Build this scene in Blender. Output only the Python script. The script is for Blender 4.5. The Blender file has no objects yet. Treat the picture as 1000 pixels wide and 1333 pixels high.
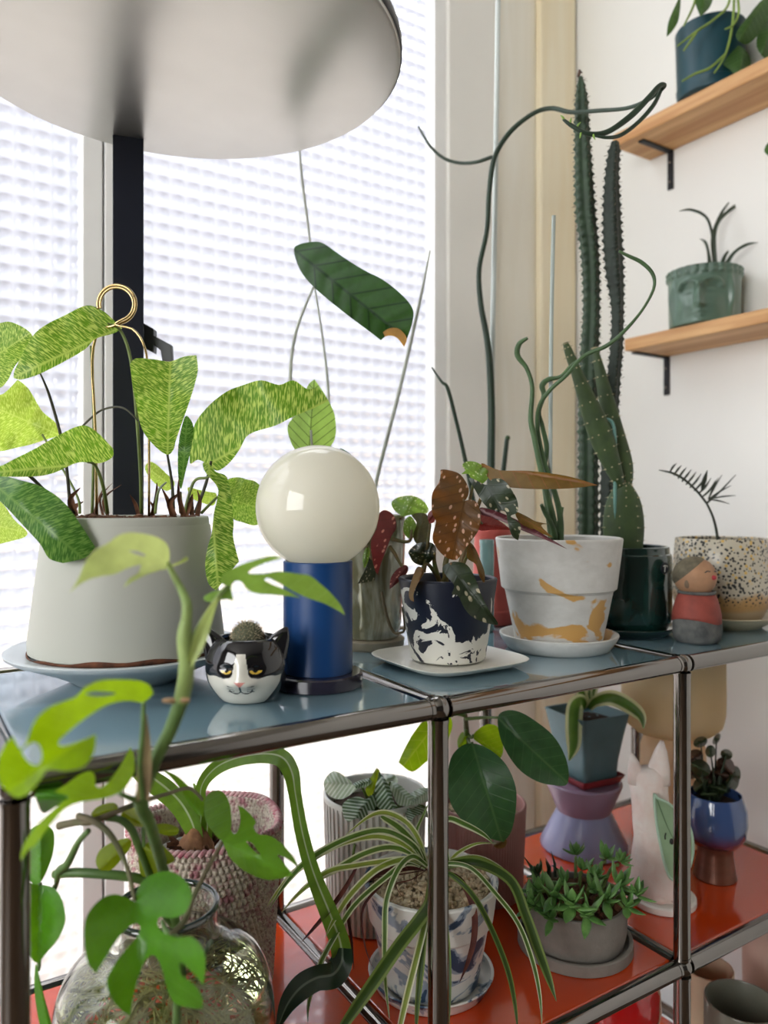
import bpy, bmesh, math, random
from mathutils import Vector, Matrix, noise
from mathutils.geometry import delaunay_2d_cdt

random.seed(7)
sc = bpy.context.scene
COL = sc.collection
PI = math.pi

# ------------------------------------------------------------------ camera, light, exposure
# metres; x runs along the shelf front, y away into the window, z up.
ZT = 0.76                      # surface of the shelf's top panels
ZM = ZT - 0.35                 # surface of the middle panels
ZB = ZT - 0.70                 # surface of the bottom panels
CX, CY, CH = -0.0676, -0.5637, ZT + 0.184
YAW = math.radians(32.5)
CS, SN = math.cos(YAW), math.sin(YAW)
YW = 0.60                      # window wall plane
XW = 1.16                      # side wall plane

cam = bpy.data.cameras.new('camera')
cam.sensor_fit = 'HORIZONTAL'
cam.sensor_width = 36.0
cam.lens = 36.0
cam.shift_y = -16.5 / 1000.0
cam.clip_start = 0.02
cam.dof.use_dof = True
cam.dof.focus_distance = 0.80
cam.dof.aperture_fstop = 5.0
camo = bpy.data.objects.new('camera', cam)
camo.location = (CX, CY, CH)
camo.rotation_euler = (PI / 2, 0, -YAW)
COL.objects.link(camo)
sc.camera = camo

sc.view_settings.view_transform = 'Standard'
sc.view_settings.look = 'None'
sc.view_settings.gamma = 1.0
sc.view_settings.use_curve_mapping = False
sc.view_settings.exposure = 0.26
sc.cycles.use_denoising = True
sc.cycles.max_bounces = 14
sc.cycles.transmission_bounces = 10
sc.cycles.transparent_max_bounces = 16
sc.cycles.sample_clamp_indirect = 6.0
sc.cycles.caustics_reflective = False
sc.cycles.caustics_refractive = True

world = bpy.data.worlds.new('overcast_sky')
sc.world = world
world.use_nodes = True
bg = world.node_tree.nodes['Background']
bg.inputs[0].default_value = (0.975, 0.99, 1.0, 1)
bg.inputs[1].default_value = 4.8

def area_light(name, loc, rot, sx, sy, power, col):
    l = bpy.data.lights.new(name, 'AREA')
    l.shape = 'RECTANGLE'; l.size = sx; l.size_y = sy
    l.energy = power; l.color = col
    o = bpy.data.objects.new(name, l)
    o.location = loc; o.rotation_euler = rot
    COL.objects.link(o)
    return o
# fill light added in the unseen left-hand window opening, to brighten the room
area_light('left_window_fill', (-2.26, -0.95, 1.45), (0, -PI / 2, 0), 1.5, 1.7, 25.0, (1.0, 0.985, 0.96))

# ------------------------------------------------------------------ helpers: places
def W(X, Z):
    """camera-frame ground position (right, forward) to world x, y"""
    return (X * CS + Z * SN + CX, -X * SN + Z * CS + CY)
def P(u, v, Z):
    x, y = W((u - 500) / 1000.0 * Z, Z)
    return Vector((x, y, CH + (650 - v) / 1000.0 * Z))
def G(u, Z):
    return W((u - 500) / 1000.0 * Z, Z)
def xw(u, y=YW):
    """world x at which the sight line of column u meets the plane y"""
    k = (u - 500) / 1000.0
    # direction: X=k, Z=1
    dx, dy = k * CS + SN, -k * SN + CS
    t = (y - CY) / dy
    return CX + dx * t
def yw(u, x=XW):
    k = (u - 500) / 1000.0
    dx, dy = k * CS + SN, -k * SN + CS
    t = (x - CX) / dx
    return CY + dy * t
def CR(ox, oy, k):
    return lambda pts: [(ox + p[0] * k, oy + p[1] * k) + tuple(p[2:]) for p in pts]

# ------------------------------------------------------------------ helpers: objects
ORG = {}
def props(o, label=None, cat=None, group=None, kind=None):
    if label: o['label'] = label
    if cat: o['category'] = cat
    if group: o['group'] = group
    if kind: o['kind'] = kind
    return o
def thing(name, loc, label, cat, group=None, kind=None):
    o = bpy.data.objects.new(name, None)
    o.empty_display_size = 0.02
    o.location = loc
    COL.objects.link(o)
    ORG[o] = Vector(loc)
    return props(o, label, cat, group, kind)

class MB:
    def __init__(s):
        s.v = []; s.f = []; s.uv = {}; s.mi = []
    def add(s, vs, fs, uvs=None, mi=0):
        b = len(s.v)
        s.v += [Vector(p) for p in vs]
        if uvs:
            for i, q in enumerate(uvs): s.uv[b + i] = q
        s.f += [tuple(b + i for i in f) for f in fs]
        s.mi += [mi] * len(fs)
        return s
    def box(s, x0, x1, y0, y1, z0, z1, mi=0):
        vs = [(x, y, z) for x in (x0, x1) for y in (y0, y1) for z in (z0, z1)]
        return s.add(vs, [(0, 1, 3, 2), (4, 6, 7, 5), (0, 4, 5, 1), (2, 3, 7, 6), (0, 2, 6, 4), (1, 5, 7, 3)], mi=mi)
    def lathe(s, prof, c, seg=48, fn=None, mi=0, a0=0.0, sq=None, uv=False):
        """prof: (r, z) list; c: centre; fn(theta, r, z, i) -> (r, z) lets the outline wobble"""
        n = len(prof); vs = []; fs = []; uvs = []
        for j in range(seg):
            th = a0 + 2 * PI * j / seg
            for i, (r, z) in enumerate(prof):
                if fn: r, z = fn(th, r, z, i)
                vs.append((c[0] + r * math.cos(th), c[1] + r * math.sin(th), c[2] + z))
                uvs.append((j / seg, i / (n - 1)))
        for j in range(seg):
            k = (j + 1) % seg
            for i in range(n - 1):
                fs.append((j * n + i, k * n + i, k * n + i + 1, j * n + i + 1))
        return s.add(vs, fs, uvs if uv else None, mi)
    def tube(s, pts, rad, seg=8, cap=True, mi=0, closed=False):
        pts = [Vector(p) for p in pts]
        n = len(pts)
        if not hasattr(rad, '__len__'): rad = [rad] * n
        t0 = (pts[1] - pts[0]).normalized()
        up = Vector((0, 0, 1)) if abs(t0.z) < 0.9 else Vector((1, 0, 0))
        nrm = t0.cross(up).normalized()
        vs = []; fs = []
        for i in range(n):
            if closed: t = (pts[(i + 1) % n] - pts[i - 1])
            else: t = pts[min(i + 1, n - 1)] - pts[max(i - 1, 0)]
            if t.length < 1e-9: t = t0.copy()
            t.normalize()
            nrm = nrm - t * nrm.dot(t)
            if nrm.length < 1e-6: nrm = t.orthogonal()
            nrm.normalize()
            b = t.cross(nrm)
            for j in range(seg):
                a = 2 * PI * j / seg
                vs.append(pts[i] + (nrm * math.cos(a) + b * math.sin(a)) * rad[i])
        m = n if closed else n - 1
        for i in range(m):
            for j in range(seg):
                k = (j + 1) % seg; i2 = (i + 1) % n
                fs.append((i * seg + j, i * seg + k, i2 * seg + k, i2 * seg + j))
        if cap and not closed:
            fs.append(tuple(range(seg))[::-1])
            fs.append(tuple((n - 1) * seg + j for j in range(seg)))
        return s.add(vs, fs, None, mi)
    def ball(s, c, r, seg=16, ring=10, scl=(1, 1, 1), mi=0, M=None):
        vs = [Vector((0, 0, -r))]; fs = []
        for i in range(1, ring):
            ph = -PI / 2 + PI * i / ring
            for j in range(seg):
                th = 2 * PI * j / seg
                vs.append(Vector((r * math.cos(ph) * math.cos(th), r * math.cos(ph) * math.sin(th), r * math.sin(ph))))
        vs.append(Vector((0, 0, r)))
        for j in range(seg):
            k = (j + 1) % seg
            fs.append((0, 1 + k, 1 + j))
            for i in range(ring - 2):
                a = 1 + i * seg
                fs.append((a + j, a + k, a + seg + k, a + seg + j))
            fs.append((1 + (ring - 2) * seg + j, 1 + (ring - 2) * seg + k, len(vs) - 1))
        out = []
        for p in vs:
            q = Vector((p.x * scl[0], p.y * scl[1], p.z * scl[2]))
            if M: q = M @ q
            out.append(q + Vector(c))
        return s.add(out, fs, None, mi)
    def build(s, name, mat, parent=None, smooth=True, bevel=0, auto=None, kind=None, label=None, origin=None):
        if parent is not None: org = ORG[parent]
        elif origin is not None: org = Vector(origin)
        else:
            xs = [p.x for p in s.v]; ys = [p.y for p in s.v]; zs = [p.z for p in s.v]
            org = Vector(((min(xs) + max(xs)) / 2, (min(ys) + max(ys)) / 2, min(zs)))
        me = bpy.data.meshes.new(name)
        me.from_pydata([p - org for p in s.v], [], s.f)
        mats = mat if isinstance(mat, (list, tuple)) else [mat]
        for m in mats: me.materials.append(m)
        if len(mats) > 1: me.polygons.foreach_set('material_index', s.mi)
        if s.uv:
            l = me.uv_layers.new(name='UVMap')
            vi = [0] * len(me.loops); me.loops.foreach_get('vertex_index', vi)
            flat = []
            for i in vi: flat += list(s.uv.get(i, (0, 0)))
            l.data.foreach_set('uv', flat)
        if smooth: me.polygons.foreach_set('use_smooth', [True] * len(me.polygons))
        o = bpy.data.objects.new(name, me)
        COL.objects.link(o)
        ORG[o] = org
        if parent is not None: o.parent = parent
        else: o.location = org
        if auto is not None and smooth:
            bm = bmesh.new(); bm.from_mesh(me)
            for e in bm.edges:
                if len(e.link_faces) == 2 and e.calc_face_angle(0) > auto: e.smooth = False
            bm.to_mesh(me); bm.free()
        if bevel:
            b = o.modifiers.new('bevel', 'BEVEL'); b.width = bevel; b.segments = 3
            b.limit_method = 'ANGLE'; b.angle_limit = math.radians(40); b.harden_normals = False
        if kind: o['kind'] = kind
        if label: o['label'] = label
        return o

def spline(pts, n=6):
    """Catmull-Rom through tuples of any length"""
    pts = [tuple(p) for p in pts]
    out = []
    m = len(pts)
    for i in range(m - 1):
        p0, p1, p2, p3 = pts[max(i - 1, 0)], pts[i], pts[i + 1], pts[min(i + 2, m - 1)]
        for k in range(n):
            t = k / n
            out.append(tuple(0.5 * (2 * b + (c - a) * t + (2 * a - 5 * b + 4 * c - d) * t * t + (3 * b - a - 3 * c + d) * t ** 3)
                             for a, b, c, d in zip(p0, p1, p2, p3)))
    out.append(pts[-1])
    return out

def stem(uvz, rpx, n=6):
    """points (u, v, Z) with radii in image px at their depth -> world points, radii in m"""
    if not hasattr(rpx, '__len__'): rpx = [rpx] * len(uvz)
    q = spline([tuple(p) + (r,) for p, r in zip(uvz, rpx)], n)
    return [P(a, b, c) for a, b, c, r in q], [max(r, .3) * c / 1000 for a, b, c, r in q]

def closed_outline(pts, n=4):
    out = []; m = len(pts)
    for i in range(m):
        p0, p1, p2, p3 = pts[i - 1], pts[i], pts[(i + 1) % m], pts[(i + 2) % m]
        if len(p1) > 2: p0 = p1
        if len(p2) > 2: p3 = p2
        for k in range(n):
            t = k / n
            out.append(tuple(0.5 * (2 * b + (c - a) * t + (2 * a - 5 * b + 4 * c - d) * t * t + (3 * b - a - 3 * c + d) * t ** 3)
                             for a, b, c, d in zip(p0[:2], p1[:2], p2[:2], p3[:2])))
    return out
def inside(p, poly):
    x, y = p; c = False; j = len(poly) - 1
    for i in range(len(poly)):
        xi, yi = poly[i]; xj, yj = poly[j]
        if (yi > y) != (yj > y) and x < (xj - xi) * (y - yi) / (yj - yi) + xi: c = not c
        j = i
    return c
def blade(outline, base, tip, Zb, Zt, bow=0.0, fold=0.0, tilt=0.0, wav=0.0, holes=(), step=None, crv=0.0, wn=9.0, quilt=0.0):
    """a leaf blade: its outline, curved in depth along (bow) and across (fold, crv, tilt, wav) its midrib; metres"""
    ol = closed_outline(outline)
    hs = [closed_outline(h) for h in holes]
    bx, by = base[:2]; tx, ty = tip[:2]
    L = math.hypot(tx - bx, ty - by); ax, ay = (tx - bx) / L, (ty - by) / L
    us = [p[0] for p in ol]; vs_ = [p[1] for p in ol]
    if step is None: step = max(3.0, min(max(us) - min(us), max(vs_) - min(vs_)) / 9.0)
    co = list(ol); ed = [(i, (i + 1) % len(ol)) for i in range(len(ol))]
    for h in hs:
        b = len(co); co += h
        ed += [(b + i, b + (i + 1) % len(h)) for i in range(len(h))]
    bound = list(co)
    y = min(vs_); r = 0
    while y < max(vs_):
        x = min(us) + (step / 2 if r % 2 else 0)
        while x < max(us):
            if inside((x, y), ol) and not any(inside((x, y), h) for h in hs):
                if all((x - q[0]) ** 2 + (y - q[1]) ** 2 > (step * .55) ** 2 for q in bound): co.append((x, y))
            x += step
        y += step * .87; r += 1
    # points on the midrib so a fold has a crease
    k = int(L / step)
    for i in range(1, k):
        p = (bx + (tx - bx) * i / k, by + (ty - by) * i / k)
        if inside(p, ol) and not any(inside(p, h) for h in hs) and all((p[0] - q[0]) ** 2 + (p[1] - q[1]) ** 2 > (step * .4) ** 2 for q in bound): co.append(p)
    v2, e2, f2, *_ = delaunay_2d_cdt([Vector(p) for p in co], ed, [], 1, 1e-4)
    mb = MB(); vs = []; uv = []
    for p in v2:
        dx, dy = p.x - bx, p.y - by
        s = (dx * ax + dy * ay) / L; t = (-dx * ay + dy * ax) / L
        Z = Zb + (Zt - Zb) * s - bow * 4 * s * (1 - s) + fold * abs(t) + crv * t * t + tilt * t
        if wav: Z += wav * math.sin(s * wn * 2) * abs(t) * 4 + wav * .5 * math.sin(s * wn * 1.3 + 2)
        if quilt: Z += quilt * abs(math.sin((s - .55 * abs(t)) * 7 * PI)) * -1
        vs.append(P(p.x, p.y, Z)); uv.append((s, t))
    fs = []
    for f in f2:
        c = (sum(v2[i].x for i in f) / len(f), sum(v2[i].y for i in f) / len(f))
        if inside(c, ol) and not any(inside(c, h) for h in hs): fs.append(tuple(f)[::-1])
    return mb.add(vs, fs, uv)

VIEW = Vector((SN, CS, 0))
def strap(mid, wpx, fold=0.25, roll=0.0, n=6, across=4, hint=None, mb=None):
    """a long leaf: midrib points (u, v, Z), half-widths in px, folded along the midrib"""
    if not hasattr(wpx, '__len__'): wpx = [wpx] * len(mid)
    q = spline([tuple(p) + (w,) for p, w in zip(mid, wpx)], n)
    pts = [P(a, b, c) for a, b, c, w in q]; ws = [max(w, .15) * c / 1000 for a, b, c, w in q]
    return strap3(pts, ws, fold, roll, across, hint, mb)
def strap3(pts, ws, fold=0.25, roll=0.0, across=4, hint=None, mb=None):
    vs = []; uv = []; fs = []; m = across * 2 + 1; n = len(pts)
    for i in range(n):
        t = (pts[min(i + 1, n - 1)] - pts[max(i - 1, 0)]).normalized()
        h = hint or -(VIEW + Vector((0, 0, -.15)))
        nr = (h - t * h.dot(t))
        nr = nr.normalized() if nr.length > 1e-5 else t.orthogonal()
        a = t.cross(nr).normalized()
        if roll:
            R = Matrix.Rotation(roll if not hasattr(roll, '__len__') else roll[0] + (roll[1] - roll[0]) * i / (n - 1), 3, t)
            a = R @ a; nr = R @ nr
        for j in range(m):
            k = (j - across) / across
            vs.append(pts[i] + a * (k * ws[i]) + nr * (abs(k) * ws[i] * fold))
            uv.append((i / (n - 1), k))
    for i in range(n - 1):
        for j in range(m - 1):
            fs.append((i * m + j, i * m + j + 1, (i + 1) * m + j + 1, (i + 1) * m + j))
    return (mb or MB()).add(vs, fs, uv)

# ------------------------------------------------------------------ helpers: materials
def S(r, g, b):
    f = lambda c: (c / 255 / 12.92) if c / 255 <= 0.04045 else ((c / 255 + 0.055) / 1.055) ** 2.4
    return (f(r), f(g), f(b), 1.0)
def nd(nt, typ, ins=None, **pr):
    n = nt.nodes.new(typ)
    for k, v in pr.items(): setattr(n, k, v)
    for k, v in (ins or {}).items():
        if isinstance(v, bpy.types.NodeSocket): nt.links.new(v, n.inputs[k])
        else: n.inputs[k].default_value = v
    return n
def mth(nt, op, a, b=0.0, c=0.0, clamp=False):
    n = nd(nt, 'ShaderNodeMath', {0: a, 1: b, 2: c}, operation=op); n.use_clamp = clamp
    return n.outputs[0]
def mixc(nt, fac, a, b, blend='MIX'):
    n = nd(nt, 'ShaderNodeMix', {0: fac, 6: a, 7: b}, data_type='RGBA', blend_type=blend)
    return n.outputs[2]
def ramp(nt, fac, stops, interp='LINEAR'):
    n = nd(nt, 'ShaderNodeValToRGB', {0: fac}); r = n.color_ramp; r.interpolation = interp
    while len(r.elements) < len(stops): r.elements.new(0.5)
    for e, (p, c) in zip(r.elements, stops): e.position = p; e.color = c if hasattr(c, '__len__') else (c, c, c, 1)
    return n.outputs[0]
def mkmat(name):
    m = bpy.data.materials.new(name); m.use_nodes = True
    nt = m.node_tree; nt.nodes.clear()
    out = nd(nt, 'ShaderNodeOutputMaterial')
    return m, nt, out
def obj_co(nt, scale=(1, 1, 1)):
    tc = nd(nt, 'ShaderNodeTexCoord')
    return nd(nt, 'ShaderNodeMapping', {'Vector': tc.outputs['Object'], 'Scale': scale}).outputs[0]
def tnoise(nt, vec, scale, detail=3, rough=.55, dist=0):
    return nd(nt, 'ShaderNodeTexNoise', {'Vector': vec, 'Scale': scale, 'Detail': detail, 'Roughness': rough, 'Distortion': dist}).outputs[0]
def pm(name, col, rough=.5, metal=0.0, coat=0.0, var=.08, scale=25.0, bump=0.0, bscale=120.0, spec=.5, col2=None, stretch=(1, 1, 1), emit=None, sss=0.0):
    """a plain procedural surface: colour with a little noise, gloss, fine relief"""
    m, nt, out = mkmat(name)
    v = obj_co(nt, stretch)
    nz = tnoise(nt, v, scale)
    c2 = col2 or tuple(max(0, min(1, c * (1 - 3 * var))) for c in col[:3]) + (1,)
    c = mixc(nt, ramp(nt, nz, [(.3, 0.0), (.7, 1.0)]), col, c2) if (var or col2) else None
    b = nd(nt, 'ShaderNodeBsdfPrincipled', {'Roughness': rough, 'Metallic': metal, 'Coat Weight': coat, 'Coat Roughness': .04, 'Specular IOR Level': spec})
    if c is not None: nt.links.new(c, b.inputs['Base Color'])
    else: b.inputs['Base Color'].default_value = col
    if sss:
        b.inputs['Subsurface Weight'].default_value = sss; b.inputs['Subsurface Scale'].default_value = .01
    if bump:
        bn = tnoise(nt, v, bscale, 4)
        bp = nd(nt, 'ShaderNodeBump', {'Strength': bump, 'Distance': .002, 'Height': bn})
        nt.links.new(bp.outputs[0], b.inputs['Normal'])
    nt.links.new(b.outputs[0], out.inputs[0])
    return m
def leafmat(name, col, tcol, kind='veins', vcol=None, mixt=.5, rough=.38, nv=8.0, slope=.7, vw=.07, col2=None, spec=.4):
    """a thin leaf: glossy diffuse on its face, light passing through; veins follow the leaf's own length and width"""
    m, nt, out = mkmat(name)
    tc = nd(nt, 'ShaderNodeTexCoord')
    sp = nd(nt, 'ShaderNodeSeparateXYZ', {0: tc.outputs['UV']})
    s, t = sp.outputs[0], sp.outputs[1]
    at = mth(nt, 'ABSOLUTE', t)
    a = mth(nt, 'SUBTRACT', s, mth(nt, 'MULTIPLY', at, slope))
    obj = obj_co(nt)
    nz = tnoise(nt, obj, 60)
    c = mixc(nt, ramp(nt, nz, [(.35, 0.0), (.7, 1.0)]), col, col2 or tuple(x * .72 for x in col[:3]) + (1,))
    tr = mixc(nt, ramp(nt, nz, [(.35, 0.0), (.7, 1.0)]), tcol, tuple(x * .8 for x in tcol[:3]) + (1,))
    vcol = vcol or tuple(min(1, x * 1.5) for x in col[:3]) + (1,)
    fr = mth(nt, 'FRACT', mth(nt, 'MULTIPLY', a, nv))
    d = mth(nt, 'MINIMUM', fr, mth(nt, 'SUBTRACT', 1.0, fr))
    vein = mth(nt, 'SUBTRACT', 1.0, mth(nt, 'DIVIDE', d, vw, clamp=True), clamp=True)
    mid = mth(nt, 'SUBTRACT', 1.0, mth(nt, 'DIVIDE', at, .018, clamp=True), clamp=True)
    h = mth(nt, 'MAXIMUM', vein, mid)
    bs = .25
    if kind == 'veins':
        k = mth(nt, 'MULTIPLY', h, .45)
        c = mixc(nt, k, c, vcol); tr = mixc(nt, mth(nt, 'MULTIPLY', h, .35), tr, vcol)
    elif kind == 'network':
        cv = nd(nt, 'ShaderNodeCombineXYZ', {0: mth(nt, 'MULTIPLY', a, 75.0), 1: mth(nt, 'MULTIPLY', at, 15.0), 2: 0.0}).outputs[0]
        vz = nd(nt, 'ShaderNodeTexNoise', {'Vector': cv, 'Scale': 1.0, 'Detail': 1.5, 'Roughness': .6}).outputs[0]
        k = ramp(nt, vz, [(.47, 0.0), (.6, 1.0)])
        k = mth(nt, 'MAXIMUM', k, mth(nt, 'MULTIPLY', mid, .9))
        c = mixc(nt, mth(nt, 'MULTIPLY', k, .8), c, vcol); tr = mixc(nt, k, tr, vcol); h = k; bs = .12
    elif kind == 'stripe':
        k = ramp(nt, at, [(.05, 1.0), (.13, 0.0)]) if vw > 0 else ramp(nt, at, [(.5, 0.0), (.68, 1.0)])
        c = mixc(nt, k, c, vcol); tr = mixc(nt, k, tr, vcol); h = at
    elif kind == 'spots':
        cv = nd(nt, 'ShaderNodeCombineXYZ', {0: mth(nt, 'MULTIPLY', a, 7.0), 1: mth(nt, 'MULTIPLY', t, 11.0), 2: 0.0}).outputs[0]
        vo = nd(nt, 'ShaderNodeTexVoronoi', {'Vector': cv, 'Scale': 1.0, 'Randomness': .85}).outputs['Distance']
        k = ramp(nt, vo, [(.24, 1.0), (.31, 0.0)])
        c = mixc(nt, k, c, vcol); tr = mixc(nt, mth(nt, 'MULTIPLY', k, .8), tr, vcol)
        k2 = mth(nt, 'MULTIPLY', h, .5); dk = tuple(x * .35 for x in col[:3]) + (1,)
        c = mixc(nt, k2, c, dk); tr = mixc(nt, k2, tr, tuple(x * .4 for x in tcol[:3]) + (1,))
    elif kind == 'dark':   # dark sunken veins
        dk = vcol
        c = mixc(nt, mth(nt, 'MULTIPLY', h, .75), c, dk); tr = mixc(nt, mth(nt, 'MULTIPLY', h, .85), tr, dk)
    elif kind == 'silver':
        k = mth(nt, 'MULTIPLY', ramp(nt, d, [(.1, 1.0), (.3, 0.0)]), .9)
        c = mixc(nt, k, c, vcol); tr = mixc(nt, k, tr, vcol)
    bp = nd(nt, 'ShaderNodeBump', {'Strength': bs, 'Distance': .001, 'Height': h})
    b = nd(nt, 'ShaderNodeBsdfPrincipled', {'Base Color': c, 'Roughness': rough, 'Specular IOR Level': spec, 'Normal': bp.outputs[0]})
    tl = nd(nt, 'ShaderNodeBsdfTranslucent', {'Color': tr})
    mx = nd(nt, 'ShaderNodeMixShader', {0: mixt, 1: b.outputs[0], 2: tl.outputs[0]})
    nt.links.new(mx.outputs[0], out.inputs[0])
    return m
def glassmat(name, tint=(1, 1, 1, 1), rough=.0, fres=.12):
    """thin clear glass: see-through with a sharp reflection growing towards grazing"""
    m, nt, out = mkmat(name)
    lw = nd(nt, 'ShaderNodeFresnel', {'IOR': 1.5})
    nz = tnoise(nt, obj_co(nt), 14)
    bp = nd(nt, 'ShaderNodeBump', {'Strength': .25, 'Distance': .004, 'Height': nz})
    g = nd(nt, 'ShaderNodeBsdfGlossy', {'Color': (1, 1, 1, 1), 'Roughness': rough + .02, 'Normal': bp.outputs[0]})
    t = nd(nt, 'ShaderNodeBsdfTransparent', {'Color': tint})
    f = mth(nt, 'ADD', mth(nt, 'MULTIPLY', lw.outputs[0], 1.1), .03, clamp=True)
    mx = nd(nt, 'ShaderNodeMixShader', {0: f, 1: t.outputs[0], 2: g.outputs[0]})
    nt.links.new(mx.outputs[0], out.inputs[0])
    return m
def marble(name, a, b, scale=14.0, lo=.5, hi=.53, rough=.55, dist=1.5, c=None, cscale=9.0, seed=0.0, stretch=(1, 1, 1), bump=.1):
    """cast stone with poured patches of a second (and third) colour"""
    m, nt, out = mkmat(name)
    tc = nd(nt, 'ShaderNodeTexCoord')
    v = nd(nt, 'ShaderNodeMapping', {'Vector': tc.outputs['Object'], 'Scale': stretch, 'Location': (seed, seed * .7, seed * .3)}).outputs[0]
    k = ramp(nt, tnoise(nt, v, scale, 4, .5, dist), [(lo, 0.0), (hi, 1.0)])
    col = mixc(nt, k, a, b)
    if c:
        v2 = nd(nt, 'ShaderNodeMapping', {'Vector': v, 'Location': (3.1, 1.7, 9.2)}).outputs[0]
        col = mixc(nt, ramp(nt, tnoise(nt, v2, cscale, 4, .5, dist), [(.57, 0.0), (.6, 1.0)]), col, c)
    g = tnoise(nt, v, 90, 3)
    col = mixc(nt, .12, col, mixc(nt, g, (0.1, .1, .1, 1), (1, 1, 1, 1)), 'OVERLAY')
    bp = nd(nt, 'ShaderNodeBump', {'Strength': bump, 'Distance': .001, 'Height': g})
    p = nd(nt, 'ShaderNodeBsdfPrincipled', {'Base Color': col, 'Roughness': rough, 'Normal': bp.outputs[0]})
    nt.links.new(p.outputs[0], out.inputs[0])
    return m
def wood(name, c1, c2, axis=1, scale=10.0, rough=.5):
    m, nt, out = mkmat(name)
    st = [9.0, 9.0, 9.0]; st[axis] = .55
    v = obj_co(nt, tuple(st))
    n1 = tnoise(nt, v, scale * .55, 4, .55, .8)
    n2 = tnoise(nt, v, scale * 3, 2)
    col = mixc(nt, ramp(nt, n1, [(.35, 0.0), (.62, 1.0)]), c1, c2)
    col = mixc(nt, mth(nt, 'MULTIPLY', n2, .3), col, c2)
    kn = nd(nt, 'ShaderNodeTexVoronoi', {'Vector': obj_co(nt, tuple(3.2 if i != axis else 1.6 for i in range(3))), 'Scale': 2.1}).outputs['Distance']
    col = mixc(nt, mth(nt, 'MULTIPLY', ramp(nt, kn, [(.05, 1.0), (.11, 0.0)]), .75), col, tuple(x * .3 for x in c2[:3]) + (1,))
    p = nd(nt, 'ShaderNodeBsdfPrincipled', {'Base Color': col, 'Roughness': rough})
    nt.links.new(p.outputs[0], out.inputs[0])
    return m

def pot_prof(outer, wall=.004, floor=None, rim=.5):
    """outer (r, z) from the foot up -> closed profile with rounded rim, inner wall and inner floor"""
    r0, z0 = outer[0]; rt, zt = outer[-1]
    floor = z0 + wall if floor is None else floor
    pr = [(0.0005, z0), (r0 * .9, z0)] + [(r0, z0 + min(.0015, wall * .4))] + list(outer[1:-1])
    pr += [(rt, zt - wall * .4), (rt - wall * .15, zt - wall * .1), (rt - wall * .5, zt), (rt - wall * .85, zt - wall * .1), (rt - wall, zt - wall * .4)]
    for r, z in reversed(outer[:-1]):
        if z > floor: pr.append((r - wall, z))
    # inner radius at the floor level
    rf = outer[0][0]
    for (ra, za), (rb, zb) in zip(outer, outer[1:]):
        if za <= floor <= zb and zb > za: rf = ra + (rb - ra) * (floor - za) / (zb - za)
    pr += [(max(rf - wall, .001), floor), (.0005, floor)]
    return pr
def soil_disc(c, r, z, mat, parent, name='soil', seed=1, amp=.003, seg=28):
    mb = MB(); rings = 6; vs = [(c[0], c[1], z + amp)]; fs = []
    rnd = random.Random(seed)
    for i in range(1, rings + 1):
        for j in range(seg):
            a = 2 * PI * j / seg; rr = r * i / rings
            vs.append((c[0] + rr * math.cos(a), c[1] + rr * math.sin(a), z + amp * rnd.uniform(-.6, 1) * (1 if i < rings else .2)))
    for j in range(seg):
        k = (j + 1) % seg
        fs.append((0, 1 + j, 1 + k))
        for i in range(rings - 1):
            a = 1 + i * seg
            fs.append((a + j, a + seg + j, a + seg + k, a + k))
    return mb.add(vs, fs).build(name, mat, parent)
def pebbles(c, r, z, mat, parent, name, count, size, seed=3, dome=.004, mb=None):
    """loose grit, too fine to count"""
    rnd = random.Random(seed); mb = MB()
    base = bmesh.new(); bmesh.ops.create_icosphere(base, subdivisions=1, radius=1)
    bv = [v.co.copy() for v in base.verts]; bf = [tuple(v.index for v in f.verts) for f in base.faces]; base.free()
    for _ in range(count):
        a = rnd.uniform(0, 2 * PI); q = r * math.sqrt(rnd.random())
        s = size * rnd.uniform(.6, 1.3)
        R = Matrix.Rotation(rnd.uniform(0, 6), 3, 'Z') @ Matrix.Rotation(rnd.uniform(0, 6), 3, 'X')
        p = Vector((c[0] + q * math.cos(a), c[1] + q * math.sin(a), z + rnd.uniform(-.3, .6) * size + dome * (1 - (q / r) ** 2)))
        k = (rnd.uniform(.7, 1.3), rnd.uniform(.7, 1.1), rnd.uniform(.5, .8))
        mb.add([p + R @ Vector((v.x * k[0] * s, v.y * k[1] * s, v.z * k[2] * s)) * rnd.uniform(.9, 1.1) for v in bv], bf)
    return mb.build(name, mat, parent, smooth=False, kind='stuff')

# ------------------------------------------------------------------ shared materials
M = {}
M['wall'] = pm('wall_paint', S(238, 237, 232), .75, var=.015, scale=3, bump=.05, bscale=60)
M['ceiling'] = pm('ceiling_paint', S(186, 184, 178), .8, var=.01, scale=3)
M['floor'] = wood('floor_oak', S(112, 92, 74), S(88, 70, 54), 0, 6, .4)
M['frame'] = pm('white_frame', S(249, 249, 247), .35, var=.01)
M['pine'] = wood('pine_board', S(251, 242, 218), S(243, 228, 194), 2, 5, .55)
M['pine_pale'] = wood('painted_board', S(246, 243, 232), S(238, 232, 216), 2, 5, .6)
M['oak'] = wood('shelf_oak', S(226, 182, 128), S(186, 134, 82), 1, 7, .5)
M['chrome'] = pm('chrome', (.25, .235, .22, 1), .1, 1.0, var=.03, scale=8)
M['black'] = pm('black_steel', S(22, 26, 38), .4, .0, var=.05)
M['bracket'] = pm('black_bracket', S(26, 27, 32), .5, .3)
M['blue_panel'] = pm('blue_grey_panel', S(118, 147, 160), .1, .0, var=.02, scale=4, coat=.8)
M['orange_panel'] = pm('orange_panel', S(200, 66, 18), .14, .0, var=.03, scale=4, coat=1.0)
M['soil'] = pm('soil', S(70, 50, 38), .95, var=.25, scale=120, bump=.8, bscale=250)
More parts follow.
